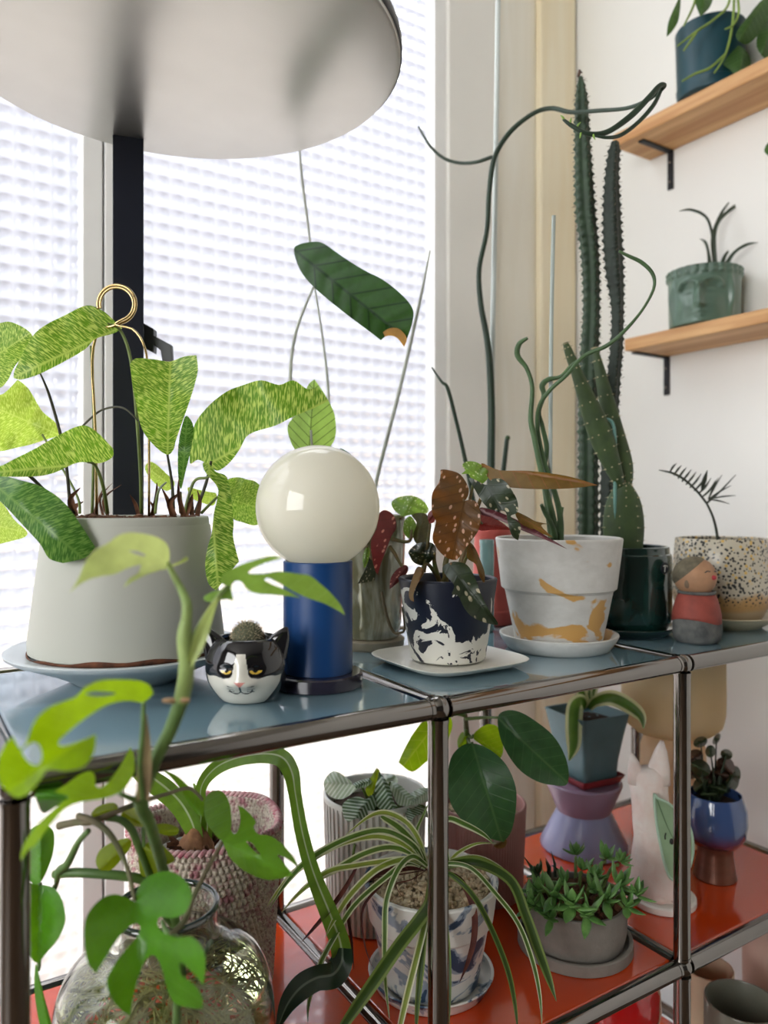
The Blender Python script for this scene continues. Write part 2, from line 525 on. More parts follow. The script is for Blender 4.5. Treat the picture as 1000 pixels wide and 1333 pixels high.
M['bark'] = pm('bark', S(120, 78, 52), .9, var=.22, scale=80, bump=.6, col2=S(58, 36, 26))
M['white_matte'] = pm('white_ceramic', S(226, 226, 218), .45, var=.02)
M['petiole'] = pm('petiole_green', S(98, 122, 52), .5, var=.12, scale=60)
M['dark_stem'] = pm('dark_stem', S(46, 62, 40), .5, var=.15, scale=60)

# patterned glass: light passes and scatters; the relief is in the mesh
def pane_material():
    m, nt, out = mkmat('patterned_glass')
    nz = tnoise(nt, obj_co(nt), 9)
    tint = mixc(nt, nz, (.96, .97, 1, 1), (.91, .93, .97, 1))
    r = nd(nt, 'ShaderNodeBsdfRefraction', {'Color': tint, 'Roughness': .15, 'IOR': 1.45})
    t = nd(nt, 'ShaderNodeBsdfTranslucent', {'Color': tint})
    g = nd(nt, 'ShaderNodeBsdfGlossy', {'Color': (1, 1, 1, 1), 'Roughness': .1})
    a = nd(nt, 'ShaderNodeMixShader', {0: .35, 1: r.outputs[0], 2: t.outputs[0]})
    b = nd(nt, 'ShaderNodeMixShader', {0: .05, 1: a.outputs[0], 2: g.outputs[0]})
    nt.links.new(b.outputs[0], out.inputs[0])
    return m
M['pane'] = pane_material()

# ------------------------------------------------------------------ room shell
XL, YB, ZC = -2.3, -3.0, 2.55
def struct(name, mb, mat, parent=None, **kw):
    o = mb.build(name, mat, parent, **kw)
    if parent is None: o['kind'] = 'structure'
    return o
struct('floor', MB().box(XL - .1, XW + .1, YB - .1, YW + .12, -.06, 0), M['floor'], smooth=False)
struct('ceiling', MB().box(XL - .1, XW + .1, YB - .1, YW + .12, ZC, ZC + .08), M['ceiling'], smooth=False)
struct('wall_right', MB().box(XW, XW + .1, YB, YW + .12, 0, ZC), M['wall'], smooth=False)
tp_ = pm('taupe_wall', S(128, 120, 110), .8, var=.02, scale=3)
# left-hand wall with its own window opening, and the wall behind the camera
lw = MB().box(XL - .1, XL, YB, -1.8, 0, ZC).box(XL - .1, XL, -.1, YW + .12, 0, ZC).box(XL - .1, XL, -1.8, -.1, 0, .7).box(XL - .1, XL, -1.8, -.1, 2.2, ZC)
struct('wall_left', lw, tp_, smooth=False)
struct('wall_back', MB().box(XL, XW, YB - .1, YB, 0, ZC), pm('dark_wall', S(82, 78, 74), .8, var=.02, scale=3), smooth=False)

GX0, GX1 = -1.75, xw(571)           # glazed stretch of the window wall
MX0, MX1 = xw(120), xw(183)         # the white mullion between the two sashes
JX = xw(136)                        # the joint between the sash stiles
ZG0, ZG1 = .05, 2.36
PX0, PX1, PX2, PX3 = xw(583), xw(645), xw(702), xw(749)
fw = MB().box(XL, GX0 - .05, YW, YW + .1, 0, ZC)
fw.box(GX0 - .05, XW, YW, YW + .1, ZG1 + .05, ZC)
fw.box(PX0, XW, YW + .03, YW + .1, 0, ZG1 + .05)
struct('wall_front', fw, M['wall'], smooth=False)
# the pier right of the glass: painted casing, then boards up to the corner
tr = MB().box(PX0, PX1, YW - .002, YW + .03, 0, ZG1 + .05)
struct('trim_1', tr, pm('casing_paint', S(247, 245, 238), .6, var=.015, scale=4), smooth=False, bevel=.004)
struct('trim_2', MB().box(PX1 + .001, PX2, YW + .010, YW + .03, 0, ZG1 + .05), M['pine_pale'], smooth=False, bevel=.002)
struct('trim_3', MB().box(PX2 + .001, PX3 - .004, YW - .006, YW + .03, 0, ZG1 + .05), M['pine'], smooth=False, bevel=.003)
struct('baseboard_right', MB().box(XW - .012, XW, YB, YW - .008, 0, .07), M['frame'], smooth=False, bevel=.003)

def relief_pane(x0, x1, z0, z1, y, pitch, sub):
    nx = max(2, int(round((x1 - x0) / pitch * sub))); nz = max(2, int(round((z1 - z0) / pitch * sub)))
    vs = []; fs = []
    for i in range(nx + 1):
        x = x0 + (x1 - x0) * i / nx
        for k in range(nz + 1):
            z = z0 + (z1 - z0) * k / nz
            a = abs(math.sin(PI * x / pitch)); b = abs(math.sin(PI * z / pitch))
            vs.append((x, y - .0068 * (a * b) ** .8, z))
    h = nz + 1
    for i in range(nx):
        for k in range(nz):
            fs.append((i * h + k, (i + 1) * h + k, (i + 1) * h + k + 1, i * h + k + 1))
    return MB().add(vs, fs)
def window(name, x0, x1, xv0, label, pitch=.0245):
    """frame of four members and one relief pane; xv0: start of the finely meshed stretch"""
    fr = thing(name, ((x0 + x1) / 2, YW + .03, ZG0), None, None, kind='structure')
    b = .028
    for a in ((x0, x0 + b, ZG0, ZG1), (x1 - b, x1, ZG0, ZG1), (x0 + b, x1 - b, ZG1 - .04, ZG1), (x0 + b, x1 - b, ZG0, ZG0 + .05)):
        MB().box(a[0], a[1], YW + .004, YW + .04, a[2], a[3]).build('frame_member', M['frame'], fr, smooth=False, bevel=.002)
    relief_pane(max(x0 + b, xv0), x1 - b, ZG0 + .05, ZG1 - .04, YW + .022, pitch, 7).build('pane', M['pane'], fr)
    if xv0 > x0 + b:
        relief_pane(x0 + b, xv0, ZG0 + .05, ZG1 - .04, YW + .022, pitch, 4).build('pane', M['pane'], fr)
    return fr
window('window_1', GX0, JX - .0015, -.52, 'left')
window('window_2', JX + .0015, PX0, -9, 'right')
MB().box(JX - .004, JX + .004, YW + .03, YW + .042, ZG0, ZG1).build('trim_4', M['bracket'], smooth=False)['kind'] = 'structure'
struct('trim_5', MB().box(GX0 - .05, PX0, YW - .004, YW + .05, 0, ZG0), M['frame'], smooth=False)
struct('trim_6', MB().box(GX0 - .05, PX0, YW + .0, YW + .05, ZG1, ZG1 + .05), M['frame'], smooth=False)

# paved terrace outside the glass
m, nt, out = mkmat('terrace_paving')
br = nd(nt, 'ShaderNodeTexBrick', {'Vector': obj_co(nt), 'Color1': S(150, 138, 126), 'Color2': S(162, 148, 136), 'Mortar': S(128, 116, 106), 'Scale': 4.0, 'Mortar Size': .015})
pb = nd(nt, 'ShaderNodeBsdfPrincipled', {'Base Color': br.outputs[0], 'Roughness': .9}); nt.links.new(pb.outputs[0], out.inputs[0])
struct('ground', MB().box(-14, 14, YW + .13, 22, -.12, -.02), m, smooth=False)

# grey block added beyond the terrace to give the glass pattern darker tones
nb_ = MB().box(-16, 24, 13.0, 16.0, -.02, 8.5)
for i in range(9):
    nb_.box(-15 + i * 4, -13.4 + i * 4, 12.97, 13.01, 1.0, 2.6, mi=1).box(-15 + i * 4, -13.4 + i * 4, 12.97, 13.01, 4.2, 5.8, mi=1)
struct('wall_added_block', nb_, [pm('render_grey', S(98, 100, 112), .9, var=.03, scale=.5), pm('far_glazing', S(70, 76, 90), .3)], smooth=False)

# ------------------------------------------------------------------ the steel tube shelf
def modular_shelf():
    t = thing('modular_shelf', (.525, .175, 0), 'chrome tube shelf with blue-grey top panels and orange lower panels', 'shelf')
    R = .0095; o = -.0062
    levels = [ZT + o, ZM + o, ZB + o]
    xs = [0, .35, .70, 1.05]; ys = [0, .35]
    rail = {}
    def cyl(a, b, r, name, mat=M['chrome'], seg=24, par=t):
        return MB().tube([a, b], r, seg).build(name, mat, par, auto=.6)
    for z in levels:
        for y in ys:
            for i in range(3): cyl((xs[i] + .0125, y, z), (xs[i + 1] - .0125, y, z), R, 'rail')
        for x in xs: cyl((x, .0125, z), (x, .3375, z), R, 'rail')
    for x in xs:
        for y in ys:
            for a, b in ((levels[0], levels[1]), (levels[1], levels[2])):
                cyl((x, y, b + .0125), (x, y, a - .0125), R, 'post')
            cyl((x, y, 0), (x, y, levels[2] - .0125), .008, 'foot', M['bracket'])
            for z in levels:
                j = MB().ball((x, y, z), .0113, 20, 12).build('ball_joint', M['chrome'], t)
                # collars where the tubes screw into the joint
                cm = MB()
                for d in ((1, 0, 0), (-1, 0, 0), (0, 1, 0), (0, -1, 0), (0, 0, 1), (0, 0, -1)):
                    if (d[0] > 0 and x > 1) or (d[0] < 0 and x < .01) or (d[1] > 0 and y > .3) or (d[1] < 0 and y < .1): continue
                    if d[2] > 0 and z > .7: continue
                    D = Vector(d); c = Vector((x, y, z))
                    cm.tube([c + D * .0095, c + D * .0128], .0101, 20)
                cm.build('collar', M['chrome'], j, auto=.6)
    g = .0088
    for z, mat in ((ZT, M['blue_panel']), (ZM, M['orange_panel']), (ZB, M['orange_panel'])):
        for i in range(3):
            MB().box(xs[i] + g, xs[i + 1] - g, g, .35 - g, z - .012, z).build('panel', mat, t, smooth=False, bevel=.0025)
    return t
modular_shelf()

# ------------------------------------------------------------------ oak wall shelves on the side wall
def wall_shelf(z, yend, depth, th, ybr, label):
    s = thing('wall_shelf', (XW, yend - .6, z), label, 'shelf', 'oak shelves on the side wall')
    MB().box(XW - depth, XW - .0005, yend - 1.25, yend, z, z + th).build('plank', M['oak'], s, smooth=False, bevel=.0025)
    for yb in (ybr, ybr - .62):
        b = MB().box(XW - depth * .82, XW - .0005, yb - .006, yb + .006, z - .0032, z)
        b.box(XW - .0038, XW - .0005, yb - .006, yb + .006, z - .072, z - .0032)
        br = b.build('bracket', M['bracket'], s, smooth=False, bevel=.0008)
        for zz in (-.022, -.058):
            MB().ball((XW - .0042, yb, z + zz), .0032, 10, 6).build('screw', M['chrome'], br)
    return s
s1z = CH + .652
s2z = CH + .268
wall_shelf(s1z, yw(846), .105, .024, yw(874), 'upper oak wall shelf carrying the dark teal pot')
wall_shelf(s2z, yw(866), .115, .022, yw(869), 'lower oak wall shelf carrying the green face planter')

# ------------------------------------------------------------------ disc lamp clamped to the back rail
def disc_lamp():
    px, py = W((167 - 500) / 1000 * .945, .945)
    py = .35 + .0095 + .0255
    px = xw(167, py)
    zd = CH + .430
    dx, dy = .1667, .1818
    t = thing('disc_lamp', (px, py, ZT - .03), 'large brushed grey disc lamp on a square black post behind the calathea', 'lamp')
    R = .2195
    a = math.atan2(SN, CS)
    # square post, turned to face the room like the shelf's joints
    w = .0175
    ra = -(YAW - math.atan(.333))
    ca, sa = math.cos(ra), math.sin(ra)
    q = [(px + (i * ca - j * sa) * w, py + (i * sa + j * ca) * w) for i, j in ((-1, -1), (1, -1), (1, 1), (-1, 1))]
    z0, z1 = ZT - .03, zd + .004
    MB().add([(x, y, z) for z in (z0, z1) for x, y in q], [(3, 2, 1, 0), (4, 5, 6, 7)] + [(i, (i + 1) % 4, 4 + (i + 1) % 4, 4 + i) for i in range(4)]).build('post', M['black'], t, smooth=False, bevel=.001)
    alu = pm('brushed_aluminium', (.50, .50, .475, 1), .3, .9, var=.03, scale=10, bump=.04, bscale=500)
    sh = MB().lathe([(.0005, 0), (R - .004, 0), (R - .0012, .0008), (R, .003), (R, .014), (R - .002, .016), (.0005, .016)], (dx, dy, zd), 96)
    sh.build('shade', [alu], t, auto=.5)
    MB().lathe([(R + .0002, .003), (R + .0012, .0035), (R + .0012, .0135), (R + .0002, .014)], (dx, dy, zd), 96).build('edge_band', M['black'], t)
    # rail clamp and cable bracket on the post
    MB().box(px - .02, px + .02, .334, .386, ZT - .0335, ZT - .0165).build('clamp', M['black'], t, smooth=False, bevel=.001)
    b = P(188, 441, .94)
    k = MB()
    e1 = W((188 - 500) / 1000 * .94, .94); 
    pts = [P(186, 420, .94), P(186, 452, .94), P(200, 459, .94), P(200, 428, .94)]
    def slab(poly, dz, mb):
        n = len(poly); off = Vector((SN, CS, 0)) * dz
        mb.add(poly + [p + off for p in poly], [tuple(range(n))[::-1], tuple(range(n, 2 * n))] + [(i, (i + 1) % n, n + (i + 1) % n, n + i) for i in range(n)])
    slab(pts, .014, k)
    slab([P(199, 436, .94), P(199, 448, .94), P(209, 456, .94), P(211, 470, .94), P(224, 470, .94), P(223, 449, .94)], .009, k)
    k.build('cable_bracket', pm('dark_grey_plastic', S(74, 76, 78), .5), t, smooth=False, bevel=.0008)
disc_lamp()

# ------------------------------------------------------------------ top of the shelf: left module
def simple_saucer(name, c, z, rf, rr, h, mat, label, group=None, th=.0035, seg=64):
    t = MB().lathe([(.0005, 0), (rf, 0), (rf + .002, .0015), (rf + (rr - rf) * .55, h * .45), (rr - .001, h * .9), (rr, h - .001), (rr - .001, h), (rr - th, h - .0008),
                    (rf + (rr - rf) * .45, h * .45 + .002), (rf - .002, .0042), (.0005, .0042)], (c[0], c[1], z), seg).build(name, mat, auto=.9)
    return props(t, label, 'saucer', group)

cal = G(168, .795)
M['grey_pot'] = pm('stone_grey_glaze', S(176, 177, 167), .55, var=.015, scale=8)
props(MB().lathe([(.0005, 0), (.054, 0), (.057, .003), (.080, .014), (.112, .0270), (.1175, .0305), (.1185, .0330), (.1165, .0340), (.110, .0328), (.098, .0302), (.0005, .0298)],
      (cal[0], cal[1], ZT), 96).build('saucer', pm('saucer_glaze', S(190, 197, 200), .3, var=.02, coat=.3), auto=.9),
      'wide pale grey saucer under the tapered grey pot', 'saucer', 'plant saucers')
calathea = thing('potted_calathea', (cal[0], cal[1], ZT + .0300), 'network-leaved calathea in a tapered stone-grey pot wider at the foot', 'plant')
cz = ZT + .0300
MB().lathe(pot_prof([(.0925, 0), (.0960, .003), (.0966, .012), (.0885, .078), (.0822, .1265), (.0814, .1276), (.0810, .1290), (.0804, .1365)], .005, .02), (cal[0], cal[1], cz), 96).build('pot', M['grey_pot'], calathea, auto=.9)
soil_disc(cal, .0745, cz + .1225, M['soil'], calathea, seed=4, amp=.006)
# brown water line at the foot of the pot
MB().lathe([(.0960, .0002), (.0971, .0008), (.0969, .0028), (.0963, .0036)], (cal[0], cal[1], cz), 96, fn=lambda th, r, z, i: (r, z * (1 + .5 * math.sin(3 * th + 1) + .3 * math.sin(11 * th)))).build('water_stain', pm('rust_stain', S(120, 72, 46), .9, var=.3, scale=60), calathea)

# globe lamp
gl = G(414, .762)
t = thing('globe_lamp', (gl[0], gl[1], ZT), 'table lamp with an opal glass globe on a cobalt blue cylinder', 'lamp')
MB().lathe([(.0005, 0), (.0425, 0), (.0445, .0015), (.0445, .0125), (.0425, .014), (.036, .0142), (.0005, .0142)], (gl[0], gl[1], ZT), 72).build('base', pm('dark_plum_base', S(34, 30, 46), .22, coat=.4, var=.03), t, auto=.6)
MB().lathe([(.0005, .0142), (.0335, .0142), (.0342, .0148), (.0342, .1225), (.0335, .1232), (.0005, .1232)], (gl[0], gl[1], ZT), 72).build('body', pm('cobalt_body', S(18, 62, 116), .34, var=.03, scale=10), t, auto=.6)
m, nt, out = mkmat('opal_glass')
nz = tnoise(nt, obj_co(nt), 6)
c = mixc(nt, nz, S(246, 243, 230), S(240, 237, 222))
pb = nd(nt, 'ShaderNodeBsdfPrincipled', {'Base Color': c, 'Roughness': .5, 'Coat Weight': 1.0, 'Coat Roughness': .02, 'Coat IOR': 1.6})
tl = nd(nt, 'ShaderNodeBsdfTranslucent', {'Color': S(250, 246, 230)})
mx = nd(nt, 'ShaderNodeMixShader', {0: .4, 1: pb.outputs[0], 2: tl.outputs[0]})
nt.links.new(mx.outputs[0], out.inputs[0])
gz = ZT + .1765
def ball_prof(r, zc, n=40, a0=-PI / 2, a1=PI / 2):
    return [(max(r * math.cos(a0 + (a1 - a0) * i / n), .0003), zc + r * math.sin(a0 + (a1 - a0) * i / n)) for i in range(n + 1)]
MB().lathe(ball_prof(.0612, gz - ZT, 40, -PI / 2 + .42), (gl[0], gl[1], ZT), 72).build('globe', m, t)

# small cat head planter, dense mesh so that the painted face has clean edges
def cat_planter():
    c = G(322, .708)
    t = thing('cat_planter', (c[0], c[1], ZT), 'black and white ceramic cat head planter with a tiny ball cactus', 'planter')
    fx, fy = -SN, -CS            # towards the viewer's side of the room
    rx, ry = CS, -SN             # the cat's left in the picture is -r
    white = pm('cat_white_glaze', S(214, 210, 198), .14, coat=.6, var=.02)
    black = pm('cat_black_glaze', S(14, 14, 18), .1, coat=.7, var=.05)
    yellow = pm('cat_eye_yellow', S(214, 178, 70), .2, coat=.5, var=.05)
    pink = pm('cat_nose_pink', S(206, 132, 122), .3, coat=.4, var=.05)
    grey = pm('cat_line_grey', S(60, 58, 56), .4)
    prof = [(.0005, 0), (.018, 0), (.023, .0012), (.0285, .007), (.0345, .017), (.0368, .026), (.0372, .033), (.0362, .041), (.0335, .049), (.0298, .055), (.0275, .0572), (.0262, .0578), (.025, .0572), (.0245, .054), (.024, .048), (.0005, .047)]
    pr = spline(prof[1:12], 16); pr = [prof[0]] + pr + prof[12:]
    seg = 320
    def shape(a, z):
        # a: angle from the face direction (positive to the picture's right); small muzzle and brow relief
        x = a * .0372
        k = 0.0
        k += .0052 * math.exp(-((x - .0005) / .009) ** 2 - ((z - .0225) / .0062) ** 2)       # muzzle
        k += .0030 * math.exp(-(x / .0055) ** 2 - ((z - .033) / .011) ** 2)                  # bridge of the nose
        k += .0028 * math.exp(-((abs(x) - .0085) / .0065) ** 2 - ((z - .021) / .0055) ** 2)  # cheeks
        k -= .0016 * math.exp(-((abs(x) - .0140) / .0055) ** 2 - ((z - .0345) / .0035) ** 2) # eye hollows
        return k
    mb = MB(); n = len(pr); vs = []; par = []
    for j in range(seg):
        th = 2 * PI * j / seg - PI
        for i, (r, z) in enumerate(pr):
            rr = r + (shape(th, z) if abs(th) < 1.6 and i < n - 6 else 0)
            sq = 1 + .03 * math.cos(2 * th)
            vx = rr * math.sin(th) * 1.02; vf = rr * math.cos(th) * .93
            vs.append((c[0] + rx * vx + fx * vf, c[1] + ry * vx + fy * vf, ZT + z))
            par.append((th * .0372, z, i))
    fs = []; mi = []
    def paint(x, z, i, th):
        if i >= n - 6: return 1
        if abs(th) > 1.35: return 1
        ax = abs(x)
        # nose
        if ax < .0040 * (z - .0195) / .0045 and .0200 < z < .0245: return 3
        # mouth
        if abs(x) < .0007 and .0150 < z < .0200: return 1
        for sgn in (-1, 1):
            mx_, mz_ = sgn * .0052, .0158
            rr = math.hypot(x - mx_, (z - mz_) * 1.5)
            if abs(rr - .0052) < .0007 and z < mz_ + .0008: return 1
            for q in range(3):
                zz = .0195 - q * .0022 + (ax - .006) * .12 * (1 - q)
                if .0055 < ax < .0115 + .001 * q and abs(z - zz) < .00042: return 4
            # eyes
            ex, ez = sgn * .0135, .0335
            d = ((x - ex) / .0056) ** 2 + ((z - ez) / .0034) ** 2
            if d < 1 and z < ez - .0002 - (x - ex) * sgn * .06:
                if ((x - ex + sgn * .0004) / .0027) ** 2 + ((z - ez - .0008) / .003) ** 2 < 1: return 1
                return 2
            if d < 1.45: return 1
        # blaze and mask
        if ax < .0042 + max(0, .047 - z) * .16 and z < .0475: return 0
        mask = .0270 + .0008 * math.sin(ax * 300) + max(0, .009 - ax) * .9 - max(0, ax - .012) * .02 + max(0, ax - .030) * .10
        if z > mask: return 1
        if abs(th) > 1.08 - max(0, .020 - z) * 12: return 1
        return 0
    for j in range(seg):
        k = (j + 1) % seg
        for i in range(n - 1):
            fs.append((j * n + i, k * n + i, k * n + i + 1, j * n + i + 1))
            x, z, _ = par[j * n + i]
            th = 2 * PI * (j + .5) / seg - PI
            mi.append(paint(th * .0372, (z + par[j * n + i + 1][1]) / 2, i, th))
    mb.add(vs, fs); mb.mi = mi
    mb.build('head', [white, black, yellow, pink, grey], t)
    for sgn in (-1, 1):
        # ears: hollow triangular cups leaning outwards
        e = MB(); base = []; m_ = 14
        for lay, (kx, kz, kr) in enumerate(((0, 0, 1.0), (.3, .45, .78), (.62, .8, .42), (.8, 1.0, .1))):
            for j in range(m_):
                a = 2 * PI * j / m_
                ox = sgn * (.0250 + kx * .0155) + .0125 * kr * math.cos(a); of = .0075 + .0052 * kr * math.sin(a)
                oz = .043 + kz * .0245 + (.0045 * sgn * -math.cos(a) * kr)
                base.append((c[0] + rx * ox + fx * of, c[1] + ry * ox + fy * of, ZT + oz))
        f = [(l * m_ + j, l * m_ + (j + 1) % m_, (l + 1) * m_ + (j + 1) % m_, (l + 1) * m_ + j) for l in range(3) for j in range(m_)]
        f.append(tuple(range(3 * m_, 4 * m_)))
        e.add(base, f); e.build('ear', black, t)
        soil = None
    soil_disc(c, .0235, ZT + .052, M['soil'], t, seed=9, amp=.002, seg=18)
    # cactus: ribbed body with tufts of spines
    cz_ = ZT + .0575
    cm = MB().lathe([(max(.0003, .0138 * math.cos(-1.2 + 2.77 * i / 12)), .0135 * math.sin(-1.2 + 2.77 * i / 12)) for i in range(13)], (c[0], c[1], cz_), 36,
                    fn=lambda th, r, z, i: (r * (1 + .05 * math.cos(12 * th)), z))
    ca = cm.build('cactus', pm('cactus_grey_green', S(92, 96, 72), .8, var=.15, scale=200), t)
    sp = MB(); rnd = random.Random(3)
    for i in range(150):
        z = -.1 + 1.1 * ((i + .5) / 150); a = i * 2.39996
        rr = math.sqrt(max(0, 1 - min(1, z) ** 2))
        d = Vector((rr * math.cos(a), rr * math.sin(a), z))
        p = Vector((c[0], c[1], cz_)) + Vector((d.x * .0138, d.y * .0138, d.z * .0135))
        for k in range(4):
            q = (d + Vector((rnd.uniform(-1, 1), rnd.uniform(-1, 1), rnd.uniform(-1, 1))) * .9).normalized()
            sp.tube([p, p + q * .0030], [.00022, .00008], 3, cap=False)
    sp.build('spines', pm('spine_tan', S(206, 190, 158), .7), ca, kind='stuff')
cat_planter()

# ------------------------------------------------------------------ top of the shelf: middle module
# glazed olive pot behind the lamp
pw = G(482, .962)
m, nt, out = mkmat('olive_drip_glaze')
v = obj_co(nt, (1, 1, .35))
k = ramp(nt, tnoise(nt, v, 26, 4, .6, 1.2), [(.42, 0.0), (.62, 1.0)])
c = mixc(nt, k, S(120, 116, 88), S(176, 176, 160))
bp = nd(nt, 'ShaderNodeBump', {'Strength': .5, 'Distance': .004, 'Height': tnoise(nt, v, 18, 3)})
pb = nd(nt, 'ShaderNodeBsdfPrincipled', {'Base Color': c, 'Roughness': .16, 'Metallic': .25, 'Coat Weight': .6, 'Normal': bp.outputs[0]})
nt.links.new(pb.outputs[0], out.inputs[0])
bego2 = thing('potted_begonia', (pw[0], pw[1], ZT), 'red-backed begonia in an olive drip-glazed pot behind the globe lamp', 'plant')
MB().lathe([(.0005, 0), (.040, 0), (.0425, .003), (.043, .011), (.041, .0125), (.0005, .0125)], (pw[0], pw[1], ZT), 48).build('foot_tray', pm('raw_clay', S(150, 140, 120), .8), bego2, auto=.7)
MB().lathe(pot_prof([(.036, .0126), (.039, .03), (.0425, .08), (.0445, .13), (.0445, .155), (.044, .165)], .0035, .03), (pw[0], pw[1], ZT), 56,
           fn=lambda th, r, z, i: (r * (1 + .012 * math.sin(3 * th) * min(1, z * 12)), z)).build('pot', m, bego2, auto=.9)
soil_disc(pw, .039, ZT + .150, M['soil'], bego2, seed=2)

# terracotta red bell pot with the long vine, teal jar in front of it
rd = G(641, 1.14)
vine = thing('potted_vine', (rd[0], rd[1], ZT), 'long dark vine on a pale stake in a coral red pot', 'plant')
M['coral'] = pm('coral_pot', S(206, 92, 82), .5, var=.05, scale=12)
MB().lathe(pot_prof([(.030, 0), (.0315, .004), (.0315, .02), (.030, .022), (.0300, .05), (.027, .10), (.0265, .128), (.029, .132), (.029, .142)], .003, .02), (rd[0], rd[1], ZT), 48).build('pot', M['coral'], vine, auto=.6)
soil_disc(rd, .025, ZT + .132, M['soil'], vine, seed=12)
tj = G(634, 1.07)
m = pm('teal_jar_glass', S(132, 168, 166), .15, coat=.5, var=.1, scale=14)
jar = MB().lathe(pot_prof([(.0085, 0), (.0098, .003), (.0098, .118), (.0102, .122), (.0102, .128)], .0015, .004), (tj[0], tj[1], ZT), 28).build('glass_tube', m, auto=.6)
props(jar, 'slim cloudy teal glass tube in front of the coral red pot', 'vase')

# black and white begonia pot on its white tray
bp_ = G(583, .852)
m = marble('black_white_pour', S(222, 220, 210), S(16, 22, 36), 17, .44, .452, .38, .9, seed=2.3)
def poured_pot_material():
    m, nt, out = mkmat('navy_pour')
    v = obj_co(nt)
    sp = nd(nt, 'ShaderNodeSeparateXYZ', {0: v})
    n1 = tnoise(nt, nd(nt, 'ShaderNodeMapping', {'Vector': v, 'Location': (2.2, .4, .9)}).outputs[0], 34, 5, .55, 1.0)
    lvl = mth(nt, 'ADD', n1, mth(nt, 'MULTIPLY', mth(nt, 'SUBTRACT', sp.outputs[2], .046), 2.6))
    k = ramp(nt, lvl, [(.455, 0.0), (.463, 1.0)])
    c = mixc(nt, k, S(224, 222, 212), S(18, 25, 42))
    p = nd(nt, 'ShaderNodeBsdfPrincipled', {'Base Color': c, 'Roughness': .38})
    nt.links.new(p.outputs[0], out.inputs[0])
    return m
m = poured_pot_material()
bego = thing('potted_begonia', (bp_[0], bp_[1], ZT + .0075), 'spotted angel-wing begonia in a navy and white poured pot on a white tray', 'plant')
bz = ZT + .0075
MB().lathe(pot_prof([(.0405, 0), (.0418, .003), (.0545, .0885), (.0548, .0905)], .0055, .012), (bp_[0], bp_[1], bz), 72).build('pot', m, bego, auto=.9)
soil_disc(bp_, .046, bz + .079, M['soil'], bego, seed=5)
def rounded_tray():
    c = Vector((bp_[0] + .004, bp_[1] + .003, ZT)); n = 120
    rings = [(.66, 0), (.72, .0008), (.86, .0035), (.985, .0085), (1.0, .0098), (.985, .0104), (.95, .0092), (.82, .0068), (.6, .0062)]
    vs = []; fs = []
    for s, z in rings:
        for j in range(n):
            a = 2 * PI * j / n
            e = 2 / 4.2
            x = .0735 * s * math.copysign(abs(math.cos(a)) ** e, math.cos(a)); y = .0735 * s * math.copysign(abs(math.sin(a)) ** e, math.sin(a))
            vs.append((c.x + x, c.y + y, c.z + z))
    k = len(rings)
    for i in range(k - 1):
        for j in range(n):
            fs.append((i * n + j, i * n + (j + 1) % n, (i + 1) * n + (j + 1) % n, (i + 1) * n + j))
    fs.append(tuple(range(n))[::-1]); fs.append(tuple((k - 1) * n + j for j in range(n)))
    o = MB().add(vs, fs).build('tray', pm('white_tray', S(224, 222, 212), .4, var=.02), auto=.9)
    props(o, 'square white tray with rounded corners under the navy pot', 'tray')
rounded_tray()

# white stone pot with ochre streaks
wp = G(727, .952)
def ochre_mat(name, seed):
    m, nt, out = mkmat(name)
    tc = nd(nt, 'ShaderNodeTexCoord')
    v = nd(nt, 'ShaderNodeMapping', {'Vector': tc.outputs['Object'], 'Scale': (1, 1, 1.6), 'Location': (seed, seed * .6, seed), 'Rotation': (0, .7, .3)}).outputs[0]
    n1 = tnoise(nt, v, 8.5, 3, .5, 1.6); n2 = tnoise(nt, v, 70, 4, .6)
    k = ramp(nt, mth(nt, 'ADD', n1, mth(nt, 'MULTIPLY', n2, .10)), [(.65, 0.0), (.675, 1.0)])
    c = mixc(nt, k, mixc(nt, ramp(nt, n2, [(.3, 0.), (.8, 1.)]), S(214, 213, 208), S(200, 198, 192)), S(206, 160, 92))
    bpn = nd(nt, 'ShaderNodeBump', {'Strength': .08, 'Distance': .001, 'Height': n2})
    p = nd(nt, 'ShaderNodeBsdfPrincipled', {'Base Color': c, 'Roughness': .55, 'Normal': bpn.outputs[0]})
    nt.links.new(p.outputs[0], out.inputs[0])
    return m
om = ochre_mat('white_ochre_stone', 4.4)
o = MB().lathe([(.0005, 0), (.060, 0), (.0625, .0015), (.0700, .0125), (.0725, .0175), (.0725, .0188), (.0712, .0196), (.069, .0188), (.060, .0072), (.0005, .0070)], (wp[0], wp[1], ZT), 72).build('saucer', ochre_mat('white_ochre_saucer', 1.9), auto=.7)
props(o, 'white stone saucer with ochre streaks under the matching pot', 'saucer', 'plant saucers')
ceropegia = thing('potted_succulent_vine', (wp[0], wp[1], ZT + .0072), 'curling stick vine in a two-tier white pot with ochre streaks', 'plant')
wz = ZT + .0072
MB().lathe(pot_prof([(.0515, 0), (.053, .003), (.0655, .0645), (.0672, .0665), (.0700, .0685), (.0772, .1275), (.0772, .1300)], .005, .02), (wp[0], wp[1], wz), 80).build('pot', om, ceropegia, auto=.45)
soil_disc(wp, .070, wz + .114, M['soil'], ceropegia, seed=6)

